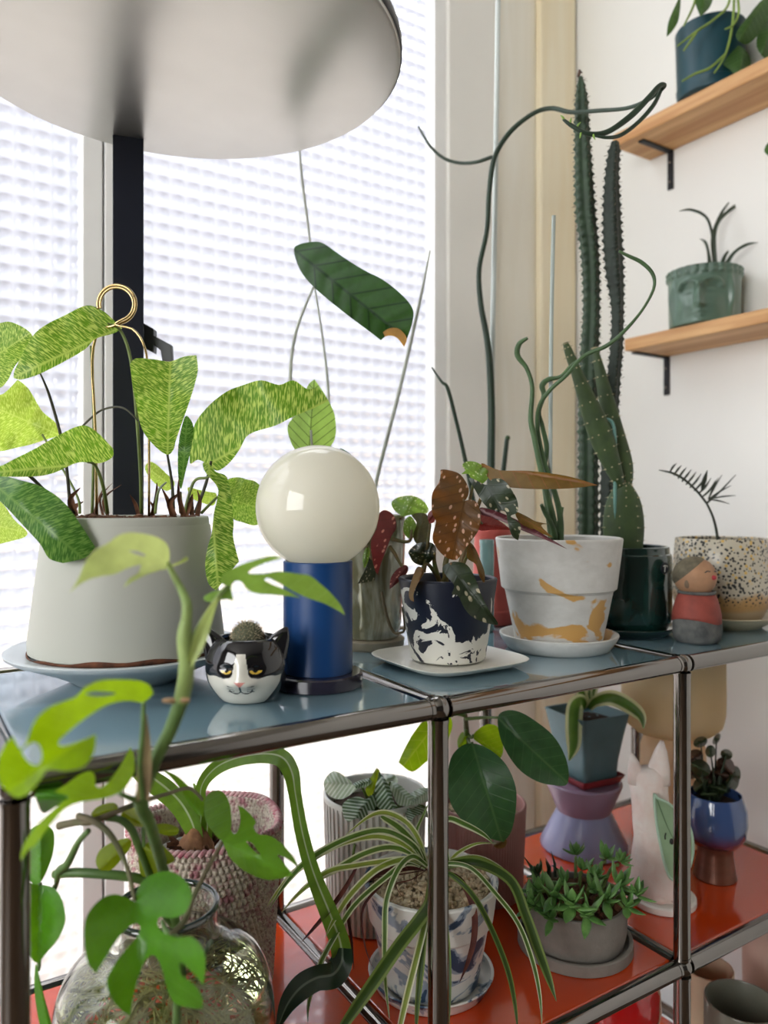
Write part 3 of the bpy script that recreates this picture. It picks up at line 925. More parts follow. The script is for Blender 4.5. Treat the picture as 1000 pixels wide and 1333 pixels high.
# ------------------------------------------------------------------ top of the shelf: right module
gp = G(815, 1.066)
green = pm('dark_green_glaze', S(24, 62, 56), .12, coat=.7, var=.15, scale=30, stretch=(1, 1, .3), col2=S(14, 34, 30))
o = simple_saucer('saucer', gp, ZT, .055, .0685, .012, green, 'dark green glazed saucer under the cactus pot', 'plant saucers')
cactus = thing('potted_cactus', (gp[0], gp[1], ZT + .0043), 'tall column cacti and a prickly pear in a dark green glazed pot', 'plant')
gz_ = ZT + .0043
MB().lathe(pot_prof([(.050, 0), (.0545, .003), (.0585, .012), (.0605, .020), (.0605, .100), (.0595, .1045), (.0575, .106), (.0570, .113), (.0572, .1155)], .004, .02), (gp[0], gp[1], gz_), 72).build('pot', green, cactus, auto=.7)
soil_disc(gp, .053, gz_ + .105, pm('grey_grit', S(88, 80, 70), .95, var=.25, scale=150, bump=.6), cactus, seed=8)
# the maker's mark: a white letter on a small round black badge
fdir = (Vector((CX, CY, 0)) - Vector((gp[0], gp[1], 0))).normalized()
ang = math.atan2(fdir.y, fdir.x) + .93
bd = Vector((math.cos(ang), math.sin(ang), 0)); rt = Vector((-bd.y, bd.x, 0)); up = Vector((0, 0, 1))
bc = Vector((gp[0], gp[1], gz_ + .0885)) + bd * .0603
badge = MB()
nb = 24; ring = [bc + (rt * math.cos(2 * PI * j / nb) + up * math.sin(2 * PI * j / nb)) * .0078 for j in range(nb)]
badge.add([p - bd * .001 for p in ring] + [p + bd * .0014 for p in ring], [tuple(range(nb, 2 * nb))] + [(j, (j + 1) % nb, nb + (j + 1) % nb, nb + j) for j in range(nb)])
bo = badge.build('badge', M['black'], cactus, auto=.5)
q = lambda a, b: bc + bd * .0017 + rt * a + up * b
MB().tube([q(-.0045, .0028), q(-.001, .0038), q(.004, .0030), q(.0042, .001)], .00055, 6).tube([q(-.0004, .0036), q(-.0008, -.001), q(-.0016, -.0050)], .0006, 6).build('letter', M['white_matte'], bo)

sp_ = G(939, 1.125)
def speckle():
    m, nt, out = mkmat('speckled_stoneware')
    v = obj_co(nt); z = nd(nt, 'ShaderNodeSeparateXYZ', {0: v}).outputs[2]
    n1 = tnoise(nt, v, 30, 3)
    base = mixc(nt, ramp(nt, mth(nt, 'ADD', z, mth(nt, 'MULTIPLY', n1, .03)), [(.058, 0.0), (.066, 1.0)]), S(186, 146, 92), S(198, 190, 170))
    base = mixc(nt, ramp(nt, mth(nt, 'ADD', z, mth(nt, 'MULTIPLY', n1, .006)), [(.026, 0.0), (.028, 1.0)]), S(176, 158, 128), base)
    vo = nd(nt, 'ShaderNodeTexVoronoi', {'Vector': v, 'Scale': 215.0, 'Randomness': 1.0}).outputs['Distance']
    d = mth(nt, 'ADD', vo, mth(nt, 'MULTIPLY', tnoise(nt, v, 22, 3), .55))
    k = mth(nt, 'MULTIPLY', ramp(nt, d, [(.63, 1.0), (.69, 0.0)]), ramp(nt, z, [(.030, 0.0), (.036, 1.0)]))
    c = mixc(nt, k, base, S(38, 40, 42))
    v2 = nd(nt, 'ShaderNodeTexVoronoi', {'Vector': v, 'Scale': 110.0, 'Randomness': 1.0}).outputs['Distance']
    k2 = mth(nt, 'MULTIPLY', ramp(nt, v2, [(.20, 1.0), (.27, 0.0)]), ramp(nt, z, [(.06, 0.0), (.07, 1.0)]))
    c = mixc(nt, k2, c, S(214, 178, 96))
    p = nd(nt, 'ShaderNodeBsdfPrincipled', {'Base Color': c, 'Roughness': .35, 'Coat Weight': .2})
    nt.links.new(p.outputs[0], out.inputs[0])
    return m
o = simple_saucer('saucer', sp_, ZT, .052, .0775, .019, pm('cream_stoneware', S(196, 182, 150), .4, var=.04, coat=.2), 'cream stoneware saucer under the speckled pot', 'plant saucers')
palm = thing('potted_palm', (sp_[0], sp_[1], ZT + .0043), 'tiny palm seedling in a rounded cream pot with black and ochre speckles', 'plant')
sz = ZT + .0043
MB().lathe(pot_prof([(.044, 0), (.048, .003), (.056, .012), (.0655, .030), (.0693, .048), (.0690, .065), (.0660, .090), (.0635, .1215), (.0632, .1235)], .004, .02), (sp_[0], sp_[1], sz), 80).build('pot', speckle(), palm, auto=.9)
soil_disc(sp_, .058, sz + .112, M['soil'], palm, seed=13)

# little stone figure with a red bib
def figurine():
    c = G(907, .995)
    t = thing('stone_figurine', (c[0], c[1], ZT), 'small painted stone figure with a round tan head and red bib', 'figurine')
    stone = pm('figure_grey_stone', S(112, 112, 108), .85, var=.2, scale=60, bump=.4, col2=S(70, 72, 72))
    red = pm('figure_red_paint', S(158, 74, 62), .7, var=.12, scale=50, bump=.2)
    skin = pm('figure_tan_paint', S(186, 142, 108), .7, var=.08, scale=50, bump=.15)
    wob = lambda th, r, z, i: (r * (1 + .05 * math.sin(2 * th + z * 30) + .02 * math.sin(5 * th)), z)
    MB().lathe([(.0005, 0), (.024, 0), (.0295, .003), (.0318, .012), (.0315, .024), (.0295, .036), (.027, .038), (.0005, .038)], (c[0], c[1], ZT), 40, fn=wob).build('body', stone, t)
    MB().lathe([(.0300, .028), (.0318, .029), (.0312, .036), (.0285, .047), (.0245, .058), (.0205, .0645), (.0005, .066)], (c[0], c[1], ZT), 40,
               fn=lambda th, r, z, i: (r * (1 + .05 * math.sin(2 * th + z * 30)), z + (.004 * math.sin(2 * th + 1) if i < 2 else 0))).build('bib', red, t)
    hc = Vector((c[0], c[1], ZT + .0835)) - Vector((CS, -SN, 0)) * .002
    h = MB().ball(hc, .0275, 36, 24, (1, .95, .92))
    hd = h.build('head', skin, t)
    R = Vector((CS, -SN, 0)); F = Vector((-SN, -CS, 0)); U = Vector((0, 0, 1))
    # grey cap of hair over the crown and back
    hm = MB(); nn = 36
    vs = []; fs = []
    ax = (U * .72 - R * .62 + F * -.25).normalized(); e1 = ax.orthogonal().normalized(); e2 = ax.cross(e1)
    for i in range(9):
        ph = 1.18 * i / 8
        for j in range(nn):
            a = 2 * PI * j / nn
            d = ax * math.cos(ph) + (e1 * math.cos(a) + e2 * math.sin(a)) * math.sin(ph)
            vs.append(hc + Vector((d.x, d.y * .96, d.z * .93)) * (.0288 - (.0012 if i == 8 else 0)))
    for i in range(8):
        for j in range(nn): fs.append((i * nn + j, (i + 1) * nn + j, (i + 1) * nn + (j + 1) % nn, i * nn + (j + 1) % nn))
    hm.add(vs, fs).build('hair', pm('figure_hair_grey', S(120, 112, 92), .8, var=.2, scale=80, bump=.4), t)
    def on(a, b, k=.0262):
        d = (F * math.cos(a) * math.cos(b) + R * math.sin(a) * math.cos(b) + U * math.sin(b))
        return hc + Vector((d.x, d.y * .97, d.z * .92)) * k
    MB().ball(on(.62, .05), .0040, 12, 8, (1, 1, .8)).build('mouth', pm('figure_lips', S(186, 52, 66), .5), hd)
    MB().tube([on(.1, .32, .0276), on(.25, .40, .0276), on(.42, .36, .0276)], .0007, 6).build('brow', stone, hd)
    MB().tube([on(.75, .34, .0276), on(.88, .38, .0276), on(1.0, .32, .0276)], .0007, 6).build('brow', stone, hd)
    em = MB().ball(on(-.75, -.30, .0262), .0048, 12, 8, (1, .6, 1.2)); em.build('ear', pm('figure_ear', S(150, 128, 106), .8, var=.15), hd)
    cm = MB(); pts = []
    for j in range(40):
        a = 2 * PI * j / 40
        pts.append(Vector((c[0] + .0215 * math.cos(a), c[1] + .0215 * math.sin(a), ZT + .0640)))
    cm.tube(pts, .0022, 8, closed=True); cm.build('collar', stone, t)
figurine()

# ------------------------------------------------------------------ middle level: left module
jc = G(216, .662)
jarr = thing('glass_jar', (jc[0], jc[1], ZM), 'big round clear glass jar of water and pale roots', 'jar')
m, nt, out = mkmat('clear_glass')
gn = nd(nt, 'ShaderNodeBump', {'Strength': .15, 'Distance': .004, 'Height': tnoise(nt, obj_co(nt), 12)})
gb = nd(nt, 'ShaderNodeBsdfGlass', {'Color': (.97, .985, .965, 1), 'Roughness': 0.0, 'IOR': 1.45, 'Normal': gn.outputs[0]})
nt.links.new(gb.outputs[0], out.inputs[0])
M['glass'] = m
outer = spline([(.078, .001), (.088, .012), (.0925, .035), (.0935, .075), (.0905, .108), (.082, .130), (.066, .146), (.052, .154), (.0455, .160), (.0438, .168), (.0440, .180)], 4)
inner = [(max(r - .0035, .001), z + (.004 if z < .02 else 0)) for r, z in reversed(outer)]
prof = [(.0005, 0), (.070, 0)] + outer + [(.0445, .1835), (.0425, .1850), (.0408, .1835)] + inner + [(.0005, .006)]
MB().lathe(prof, (jc[0], jc[1], ZM), 96).build('glass', M['glass'], jarr)
MB().tube([Vector((jc[0] + .0428 * math.cos(2 * PI * j / 64), jc[1] + .0428 * math.sin(2 * PI * j / 64), ZM + .1832)) for j in range(64)], .0030, 8, closed=True).build('rim', pm('dark_glass_rim', S(44, 54, 50), .05, coat=1.0, var=.02, spec=.8), jarr)
m, nt, out = mkmat('water')
wb = nd(nt, 'ShaderNodeBsdfGlass', {'Color': mixc(nt, tnoise(nt, obj_co(nt), 20), (.93, .94, .80, 1), (.96, .96, .86, 1)), 'Roughness': 0.0, 'IOR': 1.33}); nt.links.new(wb.outputs[0], out.inputs[0])
wprof = [(.0005, .007)] + [(r - .0045, z + .004) for r, z in outer if z < .118] + [(.0845, .1205), (.0005, .1205)]
MB().lathe(wprof, (jc[0], jc[1], ZM), 64).build('water', m, jarr)
rb = MB(); rnd = random.Random(21)
for i in range(230):
    a = rnd.uniform(0, 2 * PI); r0 = rnd.uniform(.0, .04)
    p = Vector((jc[0] + r0 * math.cos(a), jc[1] + r0 * math.sin(a), ZM + rnd.uniform(.06, .116)))
    pts = [p]; d = Vector((math.cos(a), math.sin(a), -.3))
    for k in range(9):
        d = (d + Vector((rnd.uniform(-1, 1), rnd.uniform(-1, 1), rnd.uniform(-1, .75))) * .8).normalized()
        q = pts[-1] + d * .015
        w = Vector((q.x - jc[0], q.y - jc[1]))
        if w.length > .082: w = w.normalized() * .082
        q = Vector((jc[0] + w.x, jc[1] + w.y, min(max(q.z, ZM + .014), ZM + .117)))
        if w.length > .078 and q.z > ZM + .1: q.z = ZM + .1
        pts.append(q)
    pts = [Vector(q) for q in spline([tuple(q) for q in pts], 3)]
    rb.tube(pts, rnd.uniform(.0004, .0010), 5)
rb.build('roots', pm('pale_roots', S(214, 206, 150), .6, var=.15, scale=60), jarr, kind='stuff')

# crocheted basket
kc = G(268, .852)
def basket():
    t = thing('crochet_basket', (kc[0], kc[1], ZM), 'crocheted cream and pink basket behind the glass jar', 'basket')
    m, nt, out = mkmat('pink_cream_yarn')
    v = obj_co(nt)
    n1 = tnoise(nt, v, 75, 3); n2 = tnoise(nt, v, 300, 2)
    c = mixc(nt, ramp(nt, n1, [(.50, 0.0), (.66, 1.0)]), S(206, 194, 176), S(176, 118, 126))
    c = mixc(nt, mth(nt, 'MULTIPLY', ramp(nt, n2, [(.5, 0.), (.62, 1.)]), .5), c, S(120, 88, 86))
    p = nd(nt, 'ShaderNodeBsdfPrincipled', {'Base Color': c, 'Roughness': .95, 'Sheen Weight': .4}); nt.links.new(p.outputs[0], out.inputs[0])
    rows, sw = 22, 84
    prof = []; H = .176
    for i in range(rows * 4 + 1):
        z = H * i / (rows * 4)
        prof.append((.072 + .010 * (z / H), z))
    inn = [(r - .007, z) for r, z in reversed(prof) if z > .008]
    full = [(.0005, 0)] + prof + inn + [(.0005, .008)]
    np_ = len(prof)
    def fn(th, r, z, i):
        if 0 < i <= np_:
            row = z / H * rows; ph = .5 * (int(row) % 2)
            # interlocked V stitches
            fr_ = row - int(row); sl_ = .5 * abs(fr_ - .5)
            w = abs(math.sin((th * sw / (2 * PI) + ph + sl_) * PI)); h = abs(math.sin(row * PI))
            r += .0042 * (w ** .7) * (h ** .5) - .0016
        elif np_ < i < len(full) - 1:
            row = z / H * rows; w = abs(math.sin((th * sw / (2 * PI) + .5 * (int(row) % 2)) * PI)); h = abs(math.sin(row * PI))
            r -= .0018 * (w ** .6) * (h ** .6)
        return r, z + (.002 * math.sin(3 * th) + .0015 * math.sin(5 * th + 1)) * (z / H)
    MB().lathe(full, (kc[0], kc[1], ZM), sw * 8, fn=fn).build('body', m, t)
    rm = MB(); N = 76
    for k in range(N):       # braided rim: one loop per stitch
        a = 2 * PI * k / N; b = 2 * PI * (k + 1.35) / N
        zz = lambda q: ZM + H + .002 * math.sin(3 * q) + .0015 * math.sin(5 * q + 1)
        p0 = Vector((kc[0] + .0835 * math.cos(a), kc[1] + .0835 * math.sin(a), zz(a) - .001))
        p2 = Vector((kc[0] + .0765 * math.cos(b), kc[1] + .0765 * math.sin(b), zz(b) - .001))
        p1 = (p0 + p2) / 2 + Vector((0, 0, .004))
        rm.tube([Vector(q) for q in spline([tuple(p0), tuple(p1), tuple(p2)], 3)], .0023, 6)
    rm.build('braided_rim', pm('pink_yarn', S(186, 96, 116), .95, var=.2, scale=90, col2=S(222, 196, 190)), t, kind='stuff')
basket()

# ------------------------------------------------------------------ middle level: middle module
def ribbed(c, r0, r1, h, n, depth, mat, parent, rim_mat=None, wall=.004, floor=.02):
    pr = pot_prof([(r0, 0), (r0 + .001, .003)] + [(r0 + (r1 - r0) * k / 6, h * k / 6) for k in range(1, 6)] + [(r1, h - .006), (r1, h)], wall, floor)
    def fn(th, r, z, i):
        if 3 <= i <= 8 and .002 < z < h - .004: r -= depth * (1 if math.sin(n * th) > .3 else 0)
        return r, z
    return MB().lathe(pr, (c[0], c[1], ZM), n * 6, fn=fn).build('pot', mat, parent, auto=1.0)
oc = G(488, .992)
maranta = thing('potted_prayer_plant', (oc[0], oc[1], ZM), 'silver-veined prayer plant in a ribbed off-white planter', 'plant')
ribbed(oc, .062, .0665, .158, 52, .0075, pm('ribbed_white', S(216, 214, 206), .5, var=.02), maranta)
soil_disc(oc, .061, ZM + .135, M['soil'], maranta, seed=31)
pc = G(627, 1.052)
ficus = thing('potted_rubber_plant', (pc[0], pc[1], ZM), 'broad-leaved rubber plant in a dusty pink ribbed planter', 'plant')
ribbed(pc, .056, .0605, .121, 90, .0010, pm('dusty_pink', S(176, 128, 122), .6, var=.03), ficus)
M['grit'] = pm('tan_grit', S(218, 202, 172), .85, var=.25, scale=90, col2=S(168, 138, 104))
soil_disc(pc, .055, ZM + .100, M['soil'], ficus, seed=33)
pebbles(pc, .053, ZM + .103, M['grit'], ficus, 'gravel', 420, .0030, 5)

qc = G(561, .852)
def blue_marble(name, seed):
    m, nt, out = mkmat(name)
    tc = nd(nt, 'ShaderNodeTexCoord')
    v = nd(nt, 'ShaderNodeMapping', {'Vector': tc.outputs['Object'], 'Scale': (1, 1, 1.1), 'Location': (seed, seed, seed)}).outputs[0]
    n1 = tnoise(nt, v, 15, 3, .5, 2.2); n2 = tnoise(nt, v, 42, 4, .6, 1.2)
    c = mixc(nt, ramp(nt, n1, [(.53, 0.0), (.56, 1.0)]), S(222, 220, 214), S(150, 162, 176))
    c = mixc(nt, ramp(nt, mth(nt, 'ADD', mth(nt, 'MULTIPLY', n1, .8), mth(nt, 'MULTIPLY', n2, .25)), [(.60, 0.0), (.615, 1.0)]), c, S(48, 70, 96))
    c = mixc(nt, ramp(nt, tnoise(nt, v, 7, 2), [(.6, 0.0), (.66, 1.0)]), c, S(206, 168, 156))
    p = nd(nt, 'ShaderNodeBsdfPrincipled', {'Base Color': c, 'Roughness': .35}); nt.links.new(p.outputs[0], out.inputs[0])
    return m
o = simple_saucer('saucer', qc, ZM, .060, .0695, .016, blue_marble('marbled_saucer', 1.1), 'white saucer with navy marbling under the spider plant', 'plant saucers')
spider = thing('potted_spider_plant', (qc[0], qc[1], ZM + .0043), 'striped spider plant arching out of a white pot marbled in blue', 'plant')
qz = ZM + .0043
MB().lathe(pot_prof([(.051, 0), (.0525, .003), (.0640, .066), (.0662, .0685), (.0685, .0705), (.0742, .1085), (.0744, .1115)], .0055, .02), (qc[0], qc[1], qz), 72).build('pot', blue_marble('marbled_pot', 3.0), spider, auto=.45)
soil_disc(qc, .067, qz + .100, M['grit'], spider, seed=15)
pebbles(qc, .066, qz + .1025, M['grit'], spider, 'gravel', 1000, .0033, 7)

rc = G(748, .922)
conc = pm('grey_concrete', S(140, 134, 126), .85, var=.06, scale=60, bump=.25, bscale=300)
o = MB().lathe([(.0005, 0), (.066, 0), (.0675, .0015), (.0675, .013), (.0665, .014), (.0635, .014), (.0625, .013), (.0620, .006), (.0005, .006)], (rc[0], rc[1], ZM), 64).build('saucer', conc, auto=.6)
props(o, 'shallow grey concrete saucer under the succulent bowl', 'saucer', 'plant saucers')
succ = thing('succulent_bowl', (rc[0], rc[1], ZM + .0062), 'trailing green succulents crowding a low grey concrete bowl', 'plant')
MB().lathe(pot_prof([(.0545, 0), (.057, .004), (.0605, .020), (.0612, .050), (.0612, .053)], .005, .012), (rc[0], rc[1], ZM + .0062), 64).build('bowl', conc, succ, auto=.7)
soil_disc(rc, .056, ZM + .0062 + .046, M['bark'], succ, seed=17, amp=.006)

# ------------------------------------------------------------------ middle level: right module
hc_ = G(760, 1.185)
lav = pm('lavender_lacquer', S(146, 150, 184), .3, var=.02, coat=.25)
st = thing('hourglass_stand', (hc_[0], hc_[1], ZM), 'lavender hourglass-shaped stand with a mauve upper half', 'stand')
MB().lathe([(.0005, 0), (.063, 0), (.0655, .002), (.0655, .006), (.0405, .056), (.0005, .056)], (hc_[0], hc_[1], ZM), 64).build('lower_cone', lav, st, auto=.6)
MB().lathe([(.0405, .0562), (.0575, .0965), (.0578, .1000), (.0560, .1022), (.0005, .1025)], (hc_[0], hc_[1], ZM), 64).build('upper_cone', pm('mauve_lacquer', S(150, 128, 150), .35, var=.02, coat=.2), st, auto=.6)

def square_loft(rings, c, z, rot, mb=None):
    """rings: (half side, height); a square body with slightly softened corners"""
    vs = []; fs = []; n = 32
    for h, zz in rings:
        for j in range(n):
            a = 2 * PI * (j + .5) / n; e = 2 / 14.0
            x = h * math.copysign(abs(math.cos(a)) ** e, math.cos(a)); y = h * math.copysign(abs(math.sin(a)) ** e, math.sin(a))
            vs.append((c[0] + x * math.cos(rot) - y * math.sin(rot), c[1] + x * math.sin(rot) + y * math.cos(rot), z + zz))
    k = len(rings)
    for i in range(k - 1):
        for j in range(n): fs.append((i * n + j, i * n + (j + 1) % n, (i + 1) * n + (j + 1) % n, (i + 1) * n + j))
    fs.append(tuple(range(n))[::-1]); fs.append(tuple((k - 1) * n + j for j in range(n)))
    return (mb or MB()).add(vs, fs)
sqz = ZM + .1027; srot = -.10
sqc = (hc_[0] + .002, hc_[1] - .004)
o = square_loft([(.034, 0), (.036, .0015), (.0415, .011), (.0425, .0135), (.041, .0135), (.037, .005), (.01, .0045)], sqc, sqz, srot).build('saucer', pm('oxblood_glaze', S(142, 34, 36), .3, coat=.3, var=.04), auto=.6)
props(o, 'square oxblood red saucer under the teal planter', 'saucer', 'plant saucers')
aloe = thing('potted_gasteria', (sqc[0], sqc[1], sqz + .0048), 'striped strap-leaved plant in a square tapered slate-teal planter', 'plant')
square_loft([(.031, 0), (.0325, .002), (.0345, .030), (.0405, .068), (.0465, .100), (.0470, .1015), (.0460, .102), (.0435, .1015), (.0430, .099), (.039, .088), (.01, .0875)], sqc, sqz + .0048, srot).build('planter', pm('slate_teal_glaze', S(98, 128, 134), .45, var=.05, scale=30), aloe, auto=.6)
soil_disc(sqc, .0385, sqz + .0048 + .0885, M['soil'], aloe, seed=41)

# white pottery creature holding a leaf with a face
def creature():
    c = G(862, 1.022)
    t = thing('pottery_creature', (c[0], c[1], ZM), 'rough white pottery creature with pointed ears holding a mint leaf shield', 'figurine')
    clay = pm('pale_pink_clay', S(243, 232, 224), .85, var=.05, scale=50, bump=.7, bscale=90, col2=S(238, 214, 204))
    R = Vector((CS, -SN, 0)); F = Vector((-SN, -CS, 0)); U = Vector((0, 0, 1)); B = Vector((c[0], c[1], ZM))
    MB().lathe([(.0005, 0), (.041, 0), (.0432, .002), (.0432, .0085), (.041, .0105), (.0005, .0108)], B, 48).build('base', pm('white_clay_base', S(238, 234, 226), .8, var=.04, bump=.3), t, auto=.7)
    # body: a leaning hump, wide at the haunches, narrowing to the head
    rings = [(-.002, .0095, .034, .028), (-.003, .022, .038, .032), (-.005, .045, .036, .030), (-.008, .075, .030, .026), (-.012, .105, .0265, .023), (-.016, .135, .0245, .021), (-.018, .158, .0245, .020), (-.018, .172, .021, .017), (-.017, .178, .012, .010)]
    rr = spline(rings, 4); vs = []; fs = []; n = 36
    for ox, z, a, b in rr:
        for j in range(n):
            th = 2 * PI * j / n
            lump = 1 + .05 * noise.noise(Vector((math.cos(th) * 2, math.sin(th) * 2, z * 40)))
            if z < .05: lump += .10 * math.exp(-((abs(math.atan2(math.sin(th + PI / 2), math.cos(th + PI / 2))) - .45) / .25) ** 2) * math.exp(-((z - .016) / .016) ** 2)
            vs.append(B + R * (ox + a * math.cos(th) * lump) + F * (-b * math.sin(th) * -1 * lump * -1) + U * z)
    k = len(rr)
    for i in range(k - 1):
        for j in range(n): fs.append((i * n + j, i * n + (j + 1) % n, (i + 1) * n + (j + 1) % n, (i + 1) * n + j))
    fs.append(tuple(range(n))[::-1]); fs.append(tuple((k - 1) * n + j for j in range(n)))
    MB().add(vs, fs).build('body', clay, t)
    for (x0, x1, z1, r) in ((-.033, -.040, .196, .010), (-.006, .000, .213, .0135)):
        p0 = B + R * x0 + U * .158; p1 = B + R * x1 + U * z1
        MB().tube([p0, p0 * .6 + p1 * .4, p0 * .25 + p1 * .75, p1], [r * 1.25, r, r * .6, r * .18], 14).build('ear', clay, t)
    for sx in (-.014, .008):   # paws on the base
        MB().ball(B + R * sx + F * .026 + U * .0165, .0085, 16, 10, (1, 1.2, .8)).build('paw', clay, t)
    # the leaf: a thick cupped slab with a pale raised rim and a simple face
    mint = pm('mint_glaze', S(150, 178, 140), .5, var=.06, scale=40); rimm = pm('mint_rim', S(178, 206, 182), .45, var=.03)
    oc_ = [(-.012, .151), (-.008, .148), (.004, .143), (.022, .128), (.034, .106), (.036, .080), (.028, .058), (.016, .047), (.004, .050), (-.002, .066), (-.007, .092), (-.011, .122)]
    oc_ = closed_outline(oc_, 4)
    def lp(x, z, f): return B + R * (x - .008) + U * z + F * (.032 + f - 9.0 * (x - .012) ** 2 + .006 * (.15 - z) / .1)
    n = len(oc_); cx_, cz_ = .010, .095
    vs = []; fs = []
    for lay, (sc_, f) in enumerate(((1, -.004), (1, .0015), (.96, .0026), (.88, .0008), (.6, .0), (.3, .0))):
        for x, z in oc_: vs.append(lp(cx_ + (x - cx_) * sc_, cz_ + (z - cz_) * sc_, f))
    for i in range(5):
        for j in range(n): fs.append((i * n + j, i * n + (j + 1) % n, (i + 1) * n + (j + 1) % n, (i + 1) * n + j))
    fs.append(tuple(5 * n + j for j in range(n))); fs.append(tuple(range(n))[::-1])
    lo = MB().add(vs, fs).build('leaf_shield', mint, t, auto=.8)
    MB().tube([lp(x, z, .0022) for x, z in oc_[: n]], .0017, 8, closed=True).build('rim', rimm, lo)
    dark = pm('face_black', S(24, 24, 22), .4)
    MB().tube([lp(-.009 + .030 * k / 8, .146 - .062 * k / 8 - .01 * math.sin(k / 8 * PI), .0012) for k in range(9)], .0006, 6).build('vein', pm('mint_vein', S(104, 132, 96), .5), lo)
    MB().ball(lp(.0075, .0945, .0004), .0032, 12, 8, (.8, .8, 1.2)).build('eye', dark, lo)
    MB().tube([lp(.0005, .105, .001), lp(-.0008, .101, .001), lp(-.0005, .097, .001)], .0008, 6).build('eyelid', dark, lo)
    MB().ball(lp(.0165, .096, .0004), .0028, 12, 8, (.8, .8, 1.2)).build('eye', dark, lo)
creature()

# blue footed goblet pot
uc = G(931, 1.088)
gob = thing('potted_peperomia', (uc[0], uc[1], ZM), 'small dark-leaved peperomia in a glossy blue goblet pot on a copper foot', 'plant')
m, nt, out = mkmat('blue_reactive_glaze')
v = obj_co(nt); z = nd(nt, 'ShaderNodeSeparateXYZ', {0: v}).outputs[2]
kz = ramp(nt, mth(nt, 'ADD', z, mth(nt, 'MULTIPLY', tnoise(nt, v, 40, 3), .02)), [(.062, 0.0), (.085, 1.0)])
c = mixc(nt, kz, S(84, 40, 56), S(64, 88, 138))
pb = nd(nt, 'ShaderNodeBsdfPrincipled', {'Base Color': c, 'Roughness': .1, 'Coat Weight': .8}); nt.links.new(pb.outputs[0], out.inputs[0])
MB().lathe(pot_prof([(.026, .046), (.033, .050), (.0405, .062), (.0435, .080), (.0420, .100), (.0370, .115), (.0362, .118)], .003, .058), (uc[0], uc[1], ZM), 64).build('bowl', m, gob, auto=.9)
MB().lathe([(.0005, 0), (.0275, 0), (.0285, .0015), (.0270, .010), (.0235, .035), (.0235, .046), (.0245, .0475), (.0005, .0475)], (uc[0], uc[1], ZM), 48, fn=lambda th, r, z, i: (r, z)).build('foot', pm('copper_brown', S(128, 84, 66), .35, .4, var=.08, scale=30, stretch=(1, 1, 4)), gob, auto=.7)
soil_disc(uc, .033, ZM + .105, M['soil'], gob, seed=44)

# amber frosted glass lamp in the corner
vc = W((876 - 500) / 1000 * 1.215, 1.215)
vl = thing('frosted_lamp', (vc[0], vc[1], ZM), 'frosted amber glass lamp with a wide rounded shade behind the blue goblet', 'lamp')
def frosted(name, col, mixv):
    m, nt, out = mkmat(name)
    c = mixc(nt, tnoise(nt, obj_co(nt), 8), col, tuple(x * .92 for x in col[:3]) + (1,))
    p = nd(nt, 'ShaderNodeBsdfPrincipled', {'Base Color': c, 'Roughness': .35})
    tl = nd(nt, 'ShaderNodeBsdfTranslucent', {'Color': c})
    mx = nd(nt, 'ShaderNodeMixShader', {0: mixv, 1: p.outputs[0], 2: tl.outputs[0]}); nt.links.new(mx.outputs[0], out.inputs[0])
    return m
MB().lathe([(.0005, .1645), (.035, .1642), (.060, .170), (.0735, .182), (.0775, .200), (.0780, .225), (.0775, .310), (.0755, .3105), (.0750, .225), (.0740, .202), (.070, .186), (.058, .175), (.0005, .170)], (vc[0], vc[1], ZM), 64).build('shade', frosted('amber_frosted', S(250, 236, 206), .7), vl)
MB().lathe([(.0005, 0), (.048, 0), (.050, .002), (.0505, .10), (.0490, .145), (.0440, .158), (.036, .164), (.0005, .164)], (vc[0], vc[1], ZM), 56).build('base', frosted('peach_frosted', S(248, 226, 196), .6), vl, auto=.8)

# ------------------------------------------------------------------ bottom level: vases that show under the middle rail
def vase(name, u, Z, prof, mat, label, wall=.003, seg=56, floor=None):
    c = G(u, Z)
    o = MB().lathe(pot_prof(prof, wall, floor or prof[0][1] + wall * 1.5), (c[0], c[1], ZB), seg).build(name, mat, auto=.7)
    return props(o, label, 'vase', 'vases on the bottom level')
vase('red_vase', 800, 1.03, [(.045, 0), (.055, .004), (.063, .05), (.060, .10), (.042, .14), (.040, .16), (.055, .185), (.060, .21), (.058, .235), (.05, .25)], pm('red_lacquer', S(206, 22, 26), .08, coat=.8, var=.02), 'glossy bright red rounded vase under the middle rail')
vase('beige_cylinder_vase', 922, 1.10, [(.033, 0), (.034, .003), (.034, .18), (.0345, .215)], pm('beige_cylinder', S(214, 192, 160), .6, var=.03), 'pale beige cylinder vase with a thick rim')
vase('grey_vase', 966, 1.00, [(.032, 0), (.040, .01), (.045, .06), (.046, .15), (.046, .232)], pm('grey_olive_glaze', S(120, 122, 108), .3, coat=.3, var=.06), 'grey-olive wide-mouthed vase standing before the pink cylinder')
vase('pink_cylinder_vase', 1012, 1.145, [(.045, 0), (.047, .003), (.048, .30), (.047, .315)], pm('dusty_rose_cylinder', S(206, 176, 160), .5, var=.03), 'tall dusty pink cylinder vase by the side wall', wall=.004)

# ------------------------------------------------------------------ wall shelf things
def on_shelf(u, x):
    return (x, yw(u, x))
tc_ = on_shelf(925, XW - .060)
tz = s1z + .024
trail = thing('potted_trailing_plant', (tc_[0], tc_[1], tz), 'trailing green plant in a dark teal pot on the upper wall shelf', 'plant')
teal = pm('dark_teal_pot', S(20, 66, 78), .4, var=.04)
MB().lathe(pot_prof([(.050, 0), (.053, .003), (.0545, .018), (.0548, .020), (.0535, .021), (.0535, .023), (.0560, .110), (.0565, .118)], .004, .03), (tc_[0], tc_[1], tz), 64).build('pot', teal, trail, auto=.5)
soil_disc(tc_, .050, tz + .105, M['soil'], trail, seed=51)

